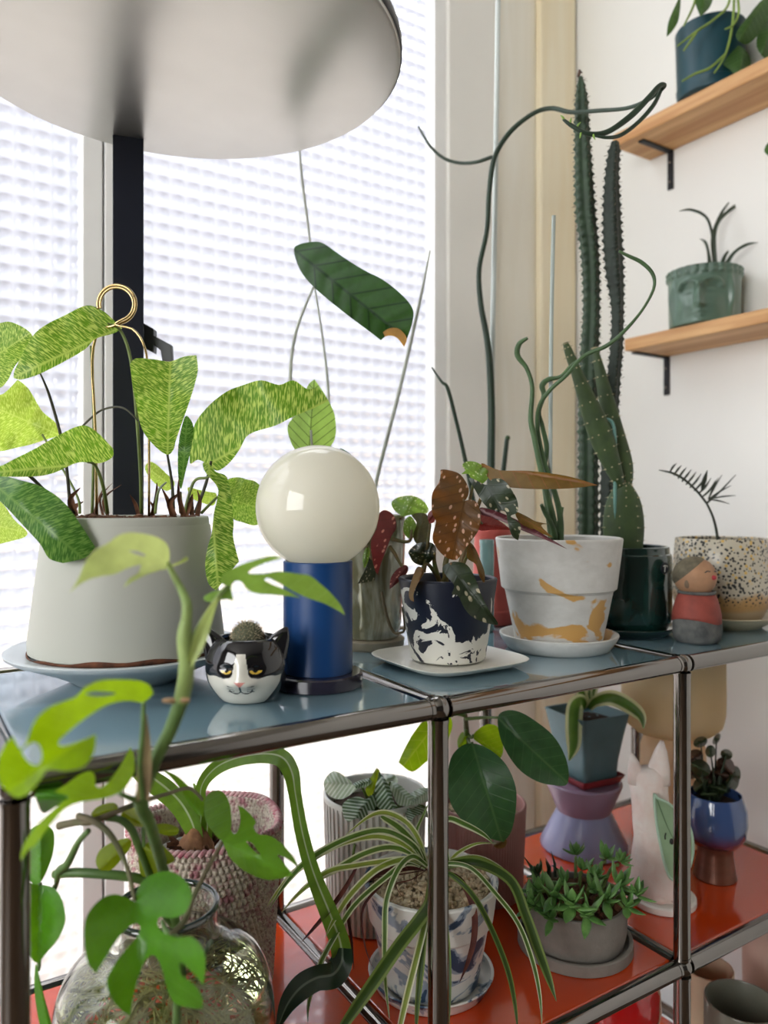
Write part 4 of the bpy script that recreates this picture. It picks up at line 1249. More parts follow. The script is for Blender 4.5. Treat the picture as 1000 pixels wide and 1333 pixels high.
fc = on_shelf(917, XW - .0625)
def face_planter():
    z0 = s2z + .022
    t = thing('face_planter', (fc[0], fc[1], z0), 'sage green ceramic face planter with an air plant on the lower shelf', 'planter')
    r0, H = .0585, .098
    F = (Vector((CX, CY, 0)) - Vector((fc[0], fc[1], 0))).normalized()
    fa = math.atan2(F.y, F.x) - .12
    prof = [(r0 * .93, 0), (r0 * .97, .003)] + [(r0 * (.97 + .03 * k / 20), .003 + (H - .006) * k / 20) for k in range(1, 21)] + [(r0, H)]
    prof = [(r, z) for r, z in spline(prof, 2)]
    pr = pot_prof(prof, .006, .02); no = len(prof) + 2
    def fn(th, r, z, i):
        if 2 < i < no:
            a = math.atan2(math.sin(th - fa), math.cos(th - fa)); x = a * r0
            g = lambda cx, cz, sx, sz: math.exp(-((x - cx) / sx) ** 2 - ((z - cz) / sz) ** 2)
            k = .0085 * g(0, .046, .0062, .020) + .0035 * g(0, .030, .010, .006)                # nose
            for s in (-1, 1):
                k += .0036 * math.exp(-((math.hypot((x - s * .0175) / 1.25, z - .058) - .0135) / .0032) ** 2) * (1 if z > .056 else 0)   # brow arches
                k -= .0040 * g(s * .0185, .054, .012, .007)      # eye sockets
                k += .0034 * g(s * .0185, .0535, .0085, .0036)   # lids
                k += .0022 * g(s * .020, .028, .014, .014)       # cheeks
                k += .0050 * g(s * .052, .045, .0055, .028)      # ears
            k += .0040 * g(0, .0185, .0095, .0022) + .0036 * g(0, .0125, .0075, .0024)            # lips
            k += .0035 * g(0, .003, .010, .005)                                               # chin
            if z > H - .016: k += .0024 * abs(math.sin(a * 13)) * abs(math.sin((z - H + .016) / .008 * PI))   # curls
            r += 1.7 * k * (1 if abs(a) < 1.9 else 0)
        return r, z
    MB().lathe(pr, (fc[0], fc[1], z0), 240, fn=fn).build('pot', pm('sage_glaze', S(96, 122, 106), .35, coat=.25, var=.06, scale=30), t)
    soil_disc(fc, .050, z0 + H - .016, M['soil'], t, seed=61)
    g = pm('air_plant_green', S(72, 88, 70), .6, var=.1)
    Zc = (Vector((fc[0], fc[1], 0)) - Vector((CX, CY, 0))).dot(Vector((SN, CS, 0)))
    for mid in ([(930, 350, 0), (928, 315, 0), (920, 285, -.01), (900, 274, -.02), (884, 275, -.02)], [(930, 350, 0), (930, 310, .005), (936, 288, .01), (955, 270, .02), (977, 256, .02)], [(931, 348, 0), (927, 310, .01), (938, 280, .02), (950, 262, .03)],
                [(942, 350, 0), (955, 330, -.01), (972, 319, -.02), (987, 316, -.02)], [(924, 350, 0), (922, 330, .01), (918, 316, .02), (911, 311, .02)], [(938, 350, .02), (943, 334, .03), (953, 322, .03)]):
        strap([(u, v, Zc + d) for u, v, d in mid], [3.6] + [2.0] * (len(mid) - 2) + [.25], .7).build('leaf', g, t)
face_planter()

# ------------------------------------------------------------------ plants
def leafpart(parent, mat, outline, base, tip, Zb, Zt, **kw):
    return blade(outline, base, tip, Zb, Zt, **kw).build('leaf', mat, parent)
def stempart(parent, mat, uvz, rpx, name='petiole', n=6, seg=8):
    p, r = stem(uvz, rpx, n)
    return MB().tube(p, r, seg).build(name, mat, parent)

# ---- calathea in the tapered pot
M['net'] = leafmat('calathea_leaf', S(84, 130, 40), S(128, 178, 40), 'network', S(204, 224, 110), .52, .36, slope=.55)
M['net_dark'] = leafmat('calathea_leaf_glossy', S(66, 112, 46), S(84, 132, 40), 'network', S(120, 160, 72), .35, .25, slope=.55)
M['net_pale'] = leafmat('calathea_leaf_young', S(140, 180, 60), S(190, 220, 70), 'network', S(220, 238, 120), .6, .4, slope=.55)
K = CR(0, 340, .46); K1 = lambda p: K([p])[0]
def cal_leaf(mat, ol, b, t, Zb, Zt, **kw):
    return leafpart(calathea, mat, K(ol), K1(b), K1(t), Zb, Zt, **kw)
cal_leaf(M['net'], [(38, 330, 1), (45, 300), (90, 215), (130, 180), (180, 155), (245, 125), (290, 140), (320, 165), (346, 190, 1), (320, 205), (270, 220), (240, 250), (180, 285), (110, 320), (60, 335)], (335, 190), (40, 328), .80, .74, bow=.02, fold=.03, wav=.004)
cal_leaf(M['net'], [(-60, 190), (0, 175), (30, 172), (70, 190), (92, 215), (70, 260), (40, 300), (20, 340), (-10, 360), (-70, 330)], (-60, 300), (90, 200), .84, .80, bow=.01, fold=.03)
cal_leaf(M['net_pale'], [(-40, 400), (10, 375), (50, 335, 1), (80, 360), (110, 410), (125, 430), (160, 460), (170, 490), (130, 505), (60, 525), (-30, 530)], (165, 490), (0, 420), .88, .84, fold=.03, wav=.006)
cal_leaf(M['net'], [(-50, 590), (0, 580), (40, 560), (100, 530), (170, 490), (230, 465), (270, 480), (320, 530, 1), (318, 555), (280, 572), (220, 570), (150, 600), (80, 610), (-40, 606)], (265, 572), (-40, 600), .77, .70, bow=.015, fold=-.05, wav=.004)
lg = [(-25, 612), (0, 618), (23, 624), (55, 634), (87, 658), (124, 712, 1), (111, 726), (82, 733, 1), (64, 727), (52, 708), (30, 684), (0, 652), (-25, 632)]
leafpart(calathea, M['net_dark'], lg, (-20, 620), (110, 728), .74, .70, bow=.02, fold=.05, wav=.003)
leafpart(calathea, M['net_pale'], [(-20, 655), (0, 652), (18, 676), (36, 694), (20, 703), (-20, 706)], (-20, 680), (36, 694), .86, .84, fold=.03)
cal_leaf(M['net'], [(368, 292, 1), (385, 275), (440, 278), (480, 284), (520, 270), (556, 266, 1), (560, 310), (545, 370), (525, 430), (500, 500), (490, 535), (470, 547), (430, 515), (400, 470), (385, 400), (375, 350)], (474, 547), (482, 276), .80, .78, bow=.03, fold=-.06, wav=.004)
cal_leaf(M['net_dark'], [(512, 645), (504, 600), (505, 520), (518, 455), (530, 438), (548, 470), (541, 530), (524, 600)], (514, 645), (530, 440), .82, .81, bow=.02)
cal_leaf(M['net'], [(538, 572), (540, 520), (552, 460), (590, 410), (640, 370), (690, 350), (740, 337), (790, 350), (830, 337), (870, 362), (900, 360), (930, 395, 1), (890, 415), (830, 440), (780, 465), (705, 490), (680, 530), (650, 570), (615, 593), (590, 575), (560, 562)], (598, 570), (925, 395), .83, .80, bow=.04, fold=.05, wav=.006)
Q8 = CR(250, 560, .2851)
leafpart(calathea, M['net'], Q8([(50, 150), (75, 150), (110, 190), (160, 215), (180, 320), (190, 420), (188, 490), (215, 600, 1), (180, 640), (150, 680), (110, 732, 1), (75, 700), (60, 620), (70, 540), (90, 470), (100, 380), (120, 290), (110, 250), (75, 210), (55, 180)]), Q8([(80, 200)])[0], Q8([(120, 728)])[0], .78, .735, bow=.02, fold=.04, wav=.005)
leafpart(calathea, M['net'], Q8([(160, 230), (210, 215), (250, 225), (290, 235), (330, 280), (350, 360), (300, 432), (230, 420), (180, 395), (170, 300)]), Q8([(165, 310)])[0], Q8([(345, 370)])[0], .86, .88, fold=.04, wav=.004)
leafpart(calathea, M['net_pale'], Q8([(-20, 262), (30, 272), (80, 282), (112, 292), (100, 342), (60, 336), (0, 310)]), Q8([(-20, 290)])[0], Q8([(110, 310)])[0], .88, .88, fold=.03)
leafpart(calathea, M['net_pale'], K([(410, 585), (430, 568), (470, 600), (495, 630), (470, 650), (430, 620)]), K1((490, 640)), K1((412, 580)), .86, .87, fold=.03)
pet = pm('calathea_petiole', S(112, 130, 62), .5, var=.12, scale=50)
dpet = pm('calathea_dry_petiole', S(66, 66, 48), .6, var=.15, scale=50)
for pts, r, m_ in (([(184, 668, .82), (182, 600, .81), (172, 480, .80), (158, 432, .80), (140, 421, .79)], [2.4, 2.2, 2.2, 2.0, 1.2], pet),
                   ([(120, 668, .84), (122, 560, .83), (118, 450, .82)], [2, 1.6, 1.2], pet),
                   ([(92, 668, .83), (84, 590, .82), (66, 520, .81), (52, 485, .79)], [2.2, 2.0, 1.8, 1], dpet),
                   ([(140, 668, .80), (134, 632, .78), (124, 606, .77), (114, 602, .76)], [2.5, 2.4, 2.0, 1], pet),
                   ([(96, 668, .80), (60, 640, .78), (30, 615, .76), (-8, 618, .74)], [2.6, 2.4, 2.2, 1.5], dpet),
                   ([(226, 668, .81), (224, 630, .81), (218, 592, .80)], [2.4, 2, 1.6], dpet),
                   ([(236, 668, .82), (234, 640, .82)], [3, 2.5], pet),
                   ([(254, 668, .83), (268, 630, .83), (275, 600, .83)], [2.6, 2.2, 1.8], dpet),
                   ([(240, 668, .79), (252, 628, .79), (268, 622, .785), (274, 620, .78)], [2.2, 2, 1.8, 1.2], pet),
                   ([(262, 668, .84), (285, 646, .86), (297, 648, .86)], [2, 1.8, 1.2], pet),
                   ([(104, 668, .85), (98, 640, .86), (52, 560, .87), (50, 548, .87)], [2, 1.6, 1.4, 1], pet),
                   ([(202, 668, .80), (206, 640, .82), (216, 628, .85)], [2, 1.8, 1.2], pet),
                   ([(106, 556, .82), (132, 534, .81), (160, 531, .80), (180, 548, .80)], [1.4, 1.4, 1.3, 1.0], dpet)):
    stempart(calathea, m_, pts, r)
# dry sheaths and bark chips on the soil
rnd = random.Random(5)
for i in range(15):
    u = rnd.uniform(88, 262); Z = rnd.uniform(.77, .87); h = rnd.uniform(14, 46)
    strap([(u, 672, Z), (u + rnd.uniform(-7, 7), 668 - h * .5, Z), (u + rnd.uniform(-16, 16), 668 - h, Z + rnd.uniform(-.01, .01))], [rnd.uniform(3, 5), rnd.uniform(2.5, 4), .6], .6, roll=rnd.uniform(-1, 1)).build('dry_sheath', M['bark'], calathea)
pebbles(cal, .070, cz + .128, M['bark'], calathea, 'bark_chips', 130, .0062, 8)
# brass wire support: a loop above two legs
brass = pm('brass_wire', S(196, 170, 120), .2, 1.0, var=.03)
def ptsring(cu, cv, r, a0, a1, Z, n=20):
    return [(cu + r * math.cos(a0 + (a1 - a0) * i / n), cv - r * math.sin(a0 + (a1 - a0) * i / n), Z) for i in range(n + 1)]
loop = ptsring(152, 396, 25, math.radians(195), math.radians(-72), .79)
sup = MB()
p, r = stem(loop + [(146, 425, .79), (128, 432, .795), (120, 470, .80), (124, 560, .81), (126, 672, .82)], 2.0, 3); sup.tube(p, r, 8)
p, r = stem(ptsring(152, 396, 21.5, math.radians(195), math.radians(-72), .785) + [(150, 423, .785), (172, 428, .785), (186, 446, .785), (192, 475, .79), (194, 560, .80), (194, 672, .81)], 1.6, 3); sup.tube(p, r, 8)
sup.build('wire_support', brass, calathea)

# ---- alocasia behind the globe lamp
ac = G(404, .99)
aloc = thing('potted_alocasia', (ac[0], ac[1], ZT), 'quilted dark green alocasia rising from behind the globe lamp', 'plant')
MB().lathe(pot_prof([(.0185, 0), (.0195, .003), (.0235, .085), (.024, .09)], .003, .01), (ac[0], ac[1], ZT), 40).build('pot', pm('brown_nursery_pot', S(74, 60, 52), .5), aloc, auto=.6)
soil_disc(ac, .0205, ZT + .078, M['soil'], aloc, seed=71)
M['aloc'] = leafmat('alocasia_leaf', S(48, 78, 40), S(60, 104, 26), 'dark', S(24, 44, 26), .3, .5, nv=6.0, slope=.9, vw=.09, spec=.25)
M['aloc_young'] = leafmat('alocasia_young_leaf', S(120, 160, 70), S(170, 205, 96), 'dark', S(52, 66, 30), .6, .4, nv=5.0, slope=.9, vw=.09)
A5 = CR(340, 280, .315)
blade(A5([(135, 145), (160, 120), (220, 110), (260, 118), (320, 160), (380, 200), (440, 235), (500, 265), (560, 310), (610, 360), (630, 405), (618, 470), (590, 541, 1), (560, 505), (525, 495), (495, 517, 1), (440, 475), (340, 400), (220, 300), (160, 225)]), A5([(145, 150)])[0], A5([(590, 505)])[0], 1.06, .93, bow=.02, fold=-.10, quilt=.0035, step=5).build('leaf', M['aloc'], aloc)
# the browned tip
blade(A5([(490, 515, 1), (500, 488), (530, 468), (565, 468), (592, 490), (602, 515), (591, 545, 1), (562, 508), (526, 498)]), A5([(520, 480)])[0], A5([(580, 520)])[0], .928, .918, step=4).build('dry_tip', leafmat('dry_leaf_tip', S(186, 136, 70), S(220, 160, 60), 'veins', S(220, 176, 70), .4, .5), aloc)
blade(A5([(220, 678, 1), (250, 720), (280, 770), (305, 830), (308, 910), (285, 955), (230, 985), (150, 975), (120, 930), (110, 870), (150, 820), (180, 780), (190, 710)]), A5([(205, 880)])[0], A5([(220, 680)])[0], .96, .96, fold=.03).build('leaf', M['aloc_young'], aloc)
blade([(442, 585), (455, 590), (470, 608), (482, 630), (486, 650), (474, 640), (458, 615)], (444, 588), (484, 648), .95, .96, fold=.05).build('leaf', M['aloc'], aloc)
pale = pm('pale_stem', S(186, 190, 178), .5, var=.1, scale=40)
for pts, r in (([(402, 765, .99), (400, 680, .99), (384, 560, 1.0), (378, 490, 1.01), (386, 430, 1.02), (408, 374, 1.03)], [4, 3.5, 3, 2.6, 2.2, 1.6]),
               ([(405, 765, .992), (428, 640, 1.02), (428, 520, 1.04), (420, 440, 1.05), (410, 375, 1.05)], [3, 2.5, 2, 1.6, 1.2]),
               ([(403, 765, .985), (408, 640, .965), (405, 560, .96)], [2.5, 2, 1.6]),
               ([(408, 765, .99), (455, 700, .98), (450, 600, .955)], [2.5, 2, 1.2]),
               ([(409, 765, .995), (470, 700, 1.03), (495, 605, 1.06), (522, 500, 1.09), (545, 400, 1.11), (560, 326, 1.12)], [2.4, 2.4, 2.6, 2.6, 2.2, 1.2]),
               ([(410, 375, 1.04), (402, 300, 1.06), (394, 240, 1.08), (390, 196, 1.09)], [1.2, 1.8, 2, 1.4])):
    stempart(aloc, pale, pts, r)

# ---- begonias
M['beg'] = leafmat('begonia_leaf', S(98, 74, 40), S(158, 92, 34), 'spots', S(224, 178, 150), .42, .42, nv=6, slope=.5, vw=.10)
M['beg_dark'] = leafmat('begonia_leaf_dark', S(42, 56, 36), S(70, 74, 30), 'spots', S(176, 168, 140), .2, .4, nv=6, slope=.5, vw=.08)
M['beg_red'] = leafmat('begonia_leaf_back', S(122, 44, 42), S(164, 52, 40), 'veins', S(168, 78, 66), .4, .45, nv=7, slope=.6, vw=.06)
M['beg_olive'] = leafmat('begonia_leaf_rolled', S(118, 92, 44), S(150, 112, 40), 'veins', S(160, 90, 60), .35, .45)
M['beg_green'] = leafmat('begonia_leaf_young', S(120, 158, 70), S(170, 208, 84), 'spots', S(230, 238, 180), .5, .4, nv=6, slope=.5, vw=.05)
M['beg_redspot'] = leafmat('begonia_leaf_pinkspot', S(112, 46, 46), S(140, 52, 48), 'spots', S(226, 150, 130), .4, .45, nv=5, slope=.5, vw=.05)
B6 = CR(440, 580, .28)
def bl(par, mat, ol, b, t, Zb, Zt, **kw): return leafpart(par, mat, B6(ol), B6([b])[0], B6([t])[0], Zb, Zt, **kw)
bl(bego, M['beg'], [(480, 112), (520, 115), (570, 135), (605, 190), (606, 230), (590, 257, 1), (620, 252), (650, 270), (665, 330), (655, 390), (630, 430), (590, 480), (560, 525), (530, 531), (490, 510), (455, 470), (440, 430), (450, 380), (455, 350), (440, 320), (435, 280), (440, 220), (470, 170), (478, 130)], (588, 258), (530, 530), .82, .80, bow=.012, fold=-.04, wav=.004)
bl(bego, M['beg_dark'], [(608, 150), (650, 165), (690, 182), (720, 155), (770, 160), (810, 210), (835, 260), (835, 310), (803, 330), (850, 370), (838, 441, 1), (810, 420), (790, 360), (780, 310), (740, 300), (700, 290), (670, 260), (640, 210)], (690, 185), (838, 440), .80, .77, bow=.012, fold=-.04, wav=.004)
bl(bego, M['beg_green'], [(578, 92), (600, 74), (650, 80), (700, 120), (700, 150), (660, 182), (620, 152), (605, 132), (575, 132), (592, 115)], (690, 170), (585, 90), .815, .83, fold=.04, wav=.003)
leafpart(bego, M['beg_olive'], [(627, 603), (650, 612), (690, 613), (740, 620), (778, 631.5, 1), (740, 636), (690, 636.5), (650, 632), (634, 620)], (630, 606), (778, 631), .84, .78, fold=-.12, bow=.01)
bl(bego, M['beg_red'], [(655, 322), (740, 345), (800, 385), (815, 392), (740, 391), (650, 391)], (655, 360), (812, 390), .86, .87, fold=.06)
leafpart(bego, leafmat('begonia_leaf_edge', S(84, 42, 50), S(110, 44, 40), 'veins', S(140, 96, 96), .25, .4), B6([(662, 288), (720, 300), (800, 330), (900, 380), (1000, 440), (1068, 482, 1), (960, 436), (850, 392), (740, 342), (664, 320)]), B6([(662, 300)])[0], B6([(1066, 481)])[0], .81, .76, fold=-.08)
bl(bego, M['beg_olive'], [(825, 308), (880, 330), (920, 352), (985, 366, 1), (945, 372), (1000, 428, 1), (930, 402), (850, 362)], (830, 320), (995, 420), .775, .77, fold=.05)
bl(bego, M['beg_dark'], [(488, 562), (540, 540), (600, 555), (640, 620), (665, 690), (700, 760), (742, 820), (741, 836, 1), (690, 825), (630, 800), (590, 760), (560, 700), (530, 690), (540, 650), (500, 600)], (520, 555), (741, 836), .80, .765, bow=.016, fold=-.05, wav=.005)
bl(bego, M['beg_olive'], [(610, 450), (640, 480), (665, 540), (682, 590), (680, 637), (655, 602), (640, 552), (600, 520)], (612, 470), (680, 635), .815, .80, fold=.05)
bl(bego, M['beg_dark'], [(330, 490), (370, 455), (430, 450), (457, 480), (440, 530), (400, 558), (355, 545), (335, 515)], (455, 520), (335, 490), .82, .81, fold=.06, wav=.008)
bl(bego, M['beg_olive'], [(385, 565), (402, 590), (372, 640), (352, 690), (354, 726, 1), (335, 715), (330, 680), (345, 620), (365, 570)], (395, 570), (350, 725), .80, .785, fold=.1)
bl(bego, M['beg_red'], [(418, 320), (440, 300), (452, 330), (448, 355), (425, 360)], (420, 350), (448, 310), .83, .83, fold=.05)
bst = pm('begonia_stem', S(120, 84, 54), .55, var=.2, scale=60, col2=S(84, 100, 52))
for pts, r in (([(582, 770, .85), (580, 735, .845), (590, 700, .84), (602, 655, .825), (604, 652, .82)], [4, 3.6, 3, 2, 1.4]),
               ([(588, 770, .85), (604, 720, .85), (622, 660, .84), (634, 632, .81)], [4, 3.4, 2.6, 1.6]),
               ([(604, 720, .85), (612, 650, .85), (622, 615, .84), (632, 608, .84)], [2.8, 2.2, 1.8, 1.2]),
               ([(576, 770, .85), (566, 735, .835), (566, 720, .82)], [3.4, 3, 2]),
               ([(578, 765, .85), (558, 735, .83), (548, 742, .81)], [3, 2.4, 1.6]),
               ([(574, 765, .845), (584, 738, .815), (588, 734, .80)], [3, 2.4, 1.8]),
               ([(600, 730, .85), (618, 680, .855), (628, 682, .86)], [2.5, 2, 1.4]),
               ([(552, 745, .83), (556, 715, .835), (560, 682, .835)], [2.6, 2.4, 1.6]),
               ([(590, 765, .85), (610, 720, .83), (616, 712, .815)], [2.5, 2, 1.4])):
    stempart(bego, bst, pts, r, 'stem')
bl(bego2, M['beg_green'], [(250, 262), (290, 238), (350, 234), (400, 260), (422, 300), (400, 320), (340, 322), (302, 332, 1), (262, 300)], (302, 332), (360, 236), .93, .95, fold=.03, wav=.003)
bl(bego2, M['beg_redspot'], [(190, 320), (220, 300), (260, 325), (272, 378), (250, 420), (230, 470), (200, 550), (185, 602, 1), (170, 570), (155, 490), (155, 440), (180, 385)], (266, 382), (185, 602), .90, .88, bow=.01, fold=-.05)
bl(bego2, M['beg_dark'], [(92, 642, 1), (130, 570), (150, 520), (180, 590), (216, 580), (200, 612), (150, 632)], (150, 525), (95, 640), .905, .89, fold=.05)
bl(bego2, M['beg_green'], [(310, 350), (338, 328), (366, 370), (362, 420), (330, 432), (305, 400)], (330, 430), (335, 330), .92, .92, fold=.05)
bl(bego2, leafmat('begonia_leaf_olive', S(86, 84, 52), S(110, 100, 50), 'veins', S(120, 108, 70), .35, .45), [(342, 322), (400, 314), (432, 350), (430, 400), (410, 450), (370, 460), (350, 420), (366, 360)], (370, 455), (400, 316), .91, .93, fold=.05)
bl(bego2, M['beg_redspot'], [(240, 668, 1), (245, 620), (270, 580), (310, 555), (328, 572), (310, 610), (270, 645)], (322, 565), (242, 666), .90, .88, fold=.05)
bl(bego2, M['beg_green'], [(115, 520), (128, 480), (140, 470), (148, 500), (138, 545), (122, 570)], (138, 475), (122, 568), .90, .90, fold=.05)
for pts, r in (([(484, 690, .96), (505, 700, .93), (532, 705, .915), (536, 690, .92)], [2.8, 2.6, 2.2, 1.6]),
               ([(486, 690, .96), (510, 690, .92), (514, 688, .90)], [2.4, 2.2, 1.6]),
               ([(486, 690, .96), (508, 712, .925), (522, 735, .91), (527, 742, .90)], [2.6, 2.4, 2, 1.4]),
               ([(492, 690, .955), (520, 676, .94), (524, 673, .93)], [2.2, 2, 1.4]),
               ([(478, 690, .955), (482, 722, .915), (484, 728, .905)], [2.2, 2, 1.4]),
               ([(470, 690, .95), (476, 708, .91), (478, 712, .90)], [2.2, 2, 1.4])):
    stempart(bego2, bst, pts, r, 'stem')
# the looped wire handle trailing beside the pot
p, r = stem([(497, 770, .905), (503, 800, .90), (512, 822, .895), (520, 824, .89), (527, 818, .885), (524, 790, .885)], [1.8, 2.2, 2, 1.8, 1.6, 1.4])
MB().tube(p, r, 8).build('trailing_stem', pm('dark_trailing_stem', S(92, 80, 52), .5, var=.1), bego2)

# ---- curling stick vine in the ochre-streaked pot
vg = pm('vine_green', S(74, 104, 62), .55, var=.15, scale=40)
vd = pm('vine_dark_green', S(40, 62, 44), .5, var=.12, scale=40)
for pts, r in (([(722, 745, .955), (722, 690, .95), (714, 650, .94), (704, 610, .94), (696, 570, .94), (691, 545, .94), (693, 505, .94), (686, 480, .94), (674, 463, .94), (676, 448, .935), (687, 440, .93)], [5, 4.6, 4, 3.6, 3.8, 3.4, 2.8, 2.8, 3.6, 3.4, 2]),
               ([(728, 745, .955), (730, 680, .95), (722, 640, .95), (708, 600, .95), (700, 560, .95), (702, 530, .94), (716, 508, .93), (738, 488, .92), (760, 464, .92), (790, 450, .91), (812, 432, .90), (836, 404, .90), (851, 376, .90), (850, 357, .90), (836, 342, .90), (818, 333, .90), (806, 327, .90)], [4.4, 4, 3.6, 3.4, 3, 2.8, 2.8, 2.6, 2.6, 2.8, 2.4, 1.8, 2.0, 2.6, 2.8, 2.4, 1.6]),
               ([(720, 745, .95), (716, 690, .96), (708, 620, .96), (712, 585, .96), (706, 555, .955), (702, 536, .95), (708, 515, .955), (706, 502, .955), (714, 494, .955), (730, 490, .95), (746, 474, .94), (772, 458, .93)], [3.6, 3.4, 3.2, 3.2, 3, 2.6, 3, 3.8, 3.4, 2.4, 2.2, 1.6]),
               ([(723, 700, .945), (718, 682, .94), (710, 668, .94), (705, 657, .935)], [4, 3.4, 3, 2.2]),
               ([(715, 745, .955), (718, 702, .95), (726, 690, .95), (732, 660, .95)], [3, 3.2, 3.6, 2.2])):
    stempart(ceropegia, vg, pts, r, 'vine_stem', 7)
p, r = stem([(716, 745, .96), (716.5, 600, .96), (718, 420, .965), (721, 281, .97)], 2.6); MB().tube(p, r, 10).build('stake', pm('grey_stake', S(176, 186, 180), .4, var=.04), ceropegia)

# ---- long vine on its stake in the coral pot
p, r = stem([(641, 740, 1.14), (641, 480, 1.14), (645, 240, 1.145), (649, -40, 1.15)], 3.4); MB().tube(p, r, 10).build('stake', pm('pale_stake', S(214, 222, 218), .4, var=.03), vine)
for pts, r in (([(640, 745, 1.14), (639, 640, 1.13), (640, 540, 1.125), (638, 480, 1.12), (634, 440, 1.12), (626, 395, 1.12), (624, 350, 1.12), (634, 300, 1.12), (637, 250, 1.12), (644, 205, 1.115), (664, 172, 1.11), (694, 148, 1.10), (718, 141, 1.09), (744, 146, 1.06), (780, 144, 1.02), (815, 141, .98), (840, 132, .95), (860, 117, .93), (865, 111, .925), (858, 112, .92), (844, 128, .915), (820, 152, .91), (790, 172, .905), (765, 174, .90), (745, 164, .90), (733, 155, .90)],
                [5.4, 5.2, 4.8, 4.6, 4, 3.6, 3.2, 3.2, 3.2, 3.4, 3.4, 3, 3, 2.8, 2.8, 2.6, 2.8, 3, 3, 3.2, 3.8, 4.2, 3.6, 3.2, 2.8, 1.6]),
               ([(862, 115, .93), (850, 138, .92), (830, 160, .915), (808, 176, .91), (790, 179, .90), (772, 176, .90)], [2, 3, 2.8, 2.6, 2.2, 1.6]),
               ([(641, 204, 1.12), (620, 211, 1.13), (598, 212, 1.15), (578, 206, 1.16), (560, 190, 1.17), (545, 165, 1.18)], [2.6, 2.4, 2.2, 2, 1.8, 1.2]),
               ([(636, 745, 1.14), (618, 660, 1.12), (606, 600, 1.10), (594, 548, 1.09), (583, 506, 1.08), (575, 497, 1.08), (562, 478, 1.08)], [3.4, 3, 2.8, 2.6, 2.4, 1.8, 1.0]),
               ([(640, 720, 1.14), (652, 640, 1.16), (660, 572, 1.17)], [3, 3.4, 3])):
    stempart(vine, vd, pts, r, 'vine_stem', 7)
MB().ball(P(661, 570, 1.17), .004, 12, 8).build('stem_tip', vg, vine)
tips = MB()
for u, v, du, dv in ((735, 156, -5, -6), (742, 162, 2, -9), (750, 167, 6, -8), (757, 170, -2, 10), (772, 174, 3, 8)):
    tips.tube([P(u, v, .90), P(u + du * .5, v + dv * .6, .898), P(u + du, v + dv, .898)], [.0014, .0012, .0004], 5)
tips.build('leaf_buds', pm('bud_green', S(150, 190, 84), .5), vine, kind='stuff')

# ---- cacti
cg = pm('cactus_green', S(52, 74, 50), .6, var=.15, scale=60, bump=.2, col2=S(38, 56, 40))
cgd = pm('cactus_dark', S(34, 48, 36), .6, var=.15, scale=60, bump=.2)
def column(uvz, hw, ribs, mat, seed, step=9):
    """ribbed column: outline follows half-widths in px; ribs are toothed, with a spine at each tooth"""
    q = spline([p + (w,) for p, w in zip(uvz, hw)], 40)
    seg = ribs * 6; vs = []; fs = []
    sp = MB(); rnd = random.Random(seed)
    L = 0; pv = None; n = len(q)
    for i, (u, v, Z, w) in enumerate(q):
        p = P(u, v, Z)
        if pv is not None: L += (p - pv).length
        pv = p
        for j in range(seg):
            a = 2 * PI * j / seg + .35
            k = (math.cos(a * ribs) * .5 + .5)
            tooth = .30 * ((1 - abs(math.sin(L / .0125 * PI))) ** 1.5) * k ** 1.5
            r = w * Z / 1000 * (.66 + .22 * k + tooth)
            vs.append(p + Vector((CS, -SN, 0)) * (r * math.cos(a)) + Vector((SN, CS, 0)) * (r * math.sin(a)))
    for i in range(n - 1):
        for j in range(seg): fs.append((i * seg + j, i * seg + (j + 1) % seg, (i + 1) * seg + (j + 1) % seg, (i + 1) * seg + j))
    fs.append(tuple((n - 1) * seg + j for j in range(seg)))
    o = MB().add(vs, fs).build('column', mat, cactus)
    L = 0; pv = None; last = -1
    for i, (u, v, Z, w) in enumerate(q):
        p = P(u, v, Z)
        if pv is not None: L += (p - pv).length
        pv = p
        if int(L / .0125 + .5) != last:
            last = int(L / .0125 + .5)
            for k in range(ribs):
                a = (2 * PI * k) / ribs + 0
                d = Vector((CS, -SN, 0)) * math.cos(a) + Vector((SN, CS, 0)) * math.sin(a)
                b = p + d * (w * Z / 1000 * .93)
                for e in range(2): sp.tube([b, b + (d + Vector((rnd.uniform(-.6, .6), rnd.uniform(-.6, .6), rnd.uniform(-.5, .8)))) * .0034], [.0005, .00015], 3, cap=False)
    sp.build('spines', pm('cactus_spine', S(110, 100, 80), .7), o, kind='stuff')
column([(766, 745, 1.09), (766, 620, 1.09), (766, 500, 1.09), (770, 400, 1.09), (768, 330, 1.09), (762, 270, 1.085), (758, 180, 1.08), (757, 130, 1.08), (756, 100, 1.08)], [15, 14, 14, 12, 13, 14, 11, 9, 3], 5, cg, 1)
column([(792, 745, 1.07), (791, 640, 1.07), (797, 520, 1.07), (803, 450, 1.07), (804, 400, 1.07), (800, 350, 1.07), (797, 290, 1.07), (797, 230, 1.07), (800, 195, 1.07), (801, 184, 1.07)], [10, 10, 10, 9, 9, 13, 13, 10, 8, 4], 4, cgd, 2)
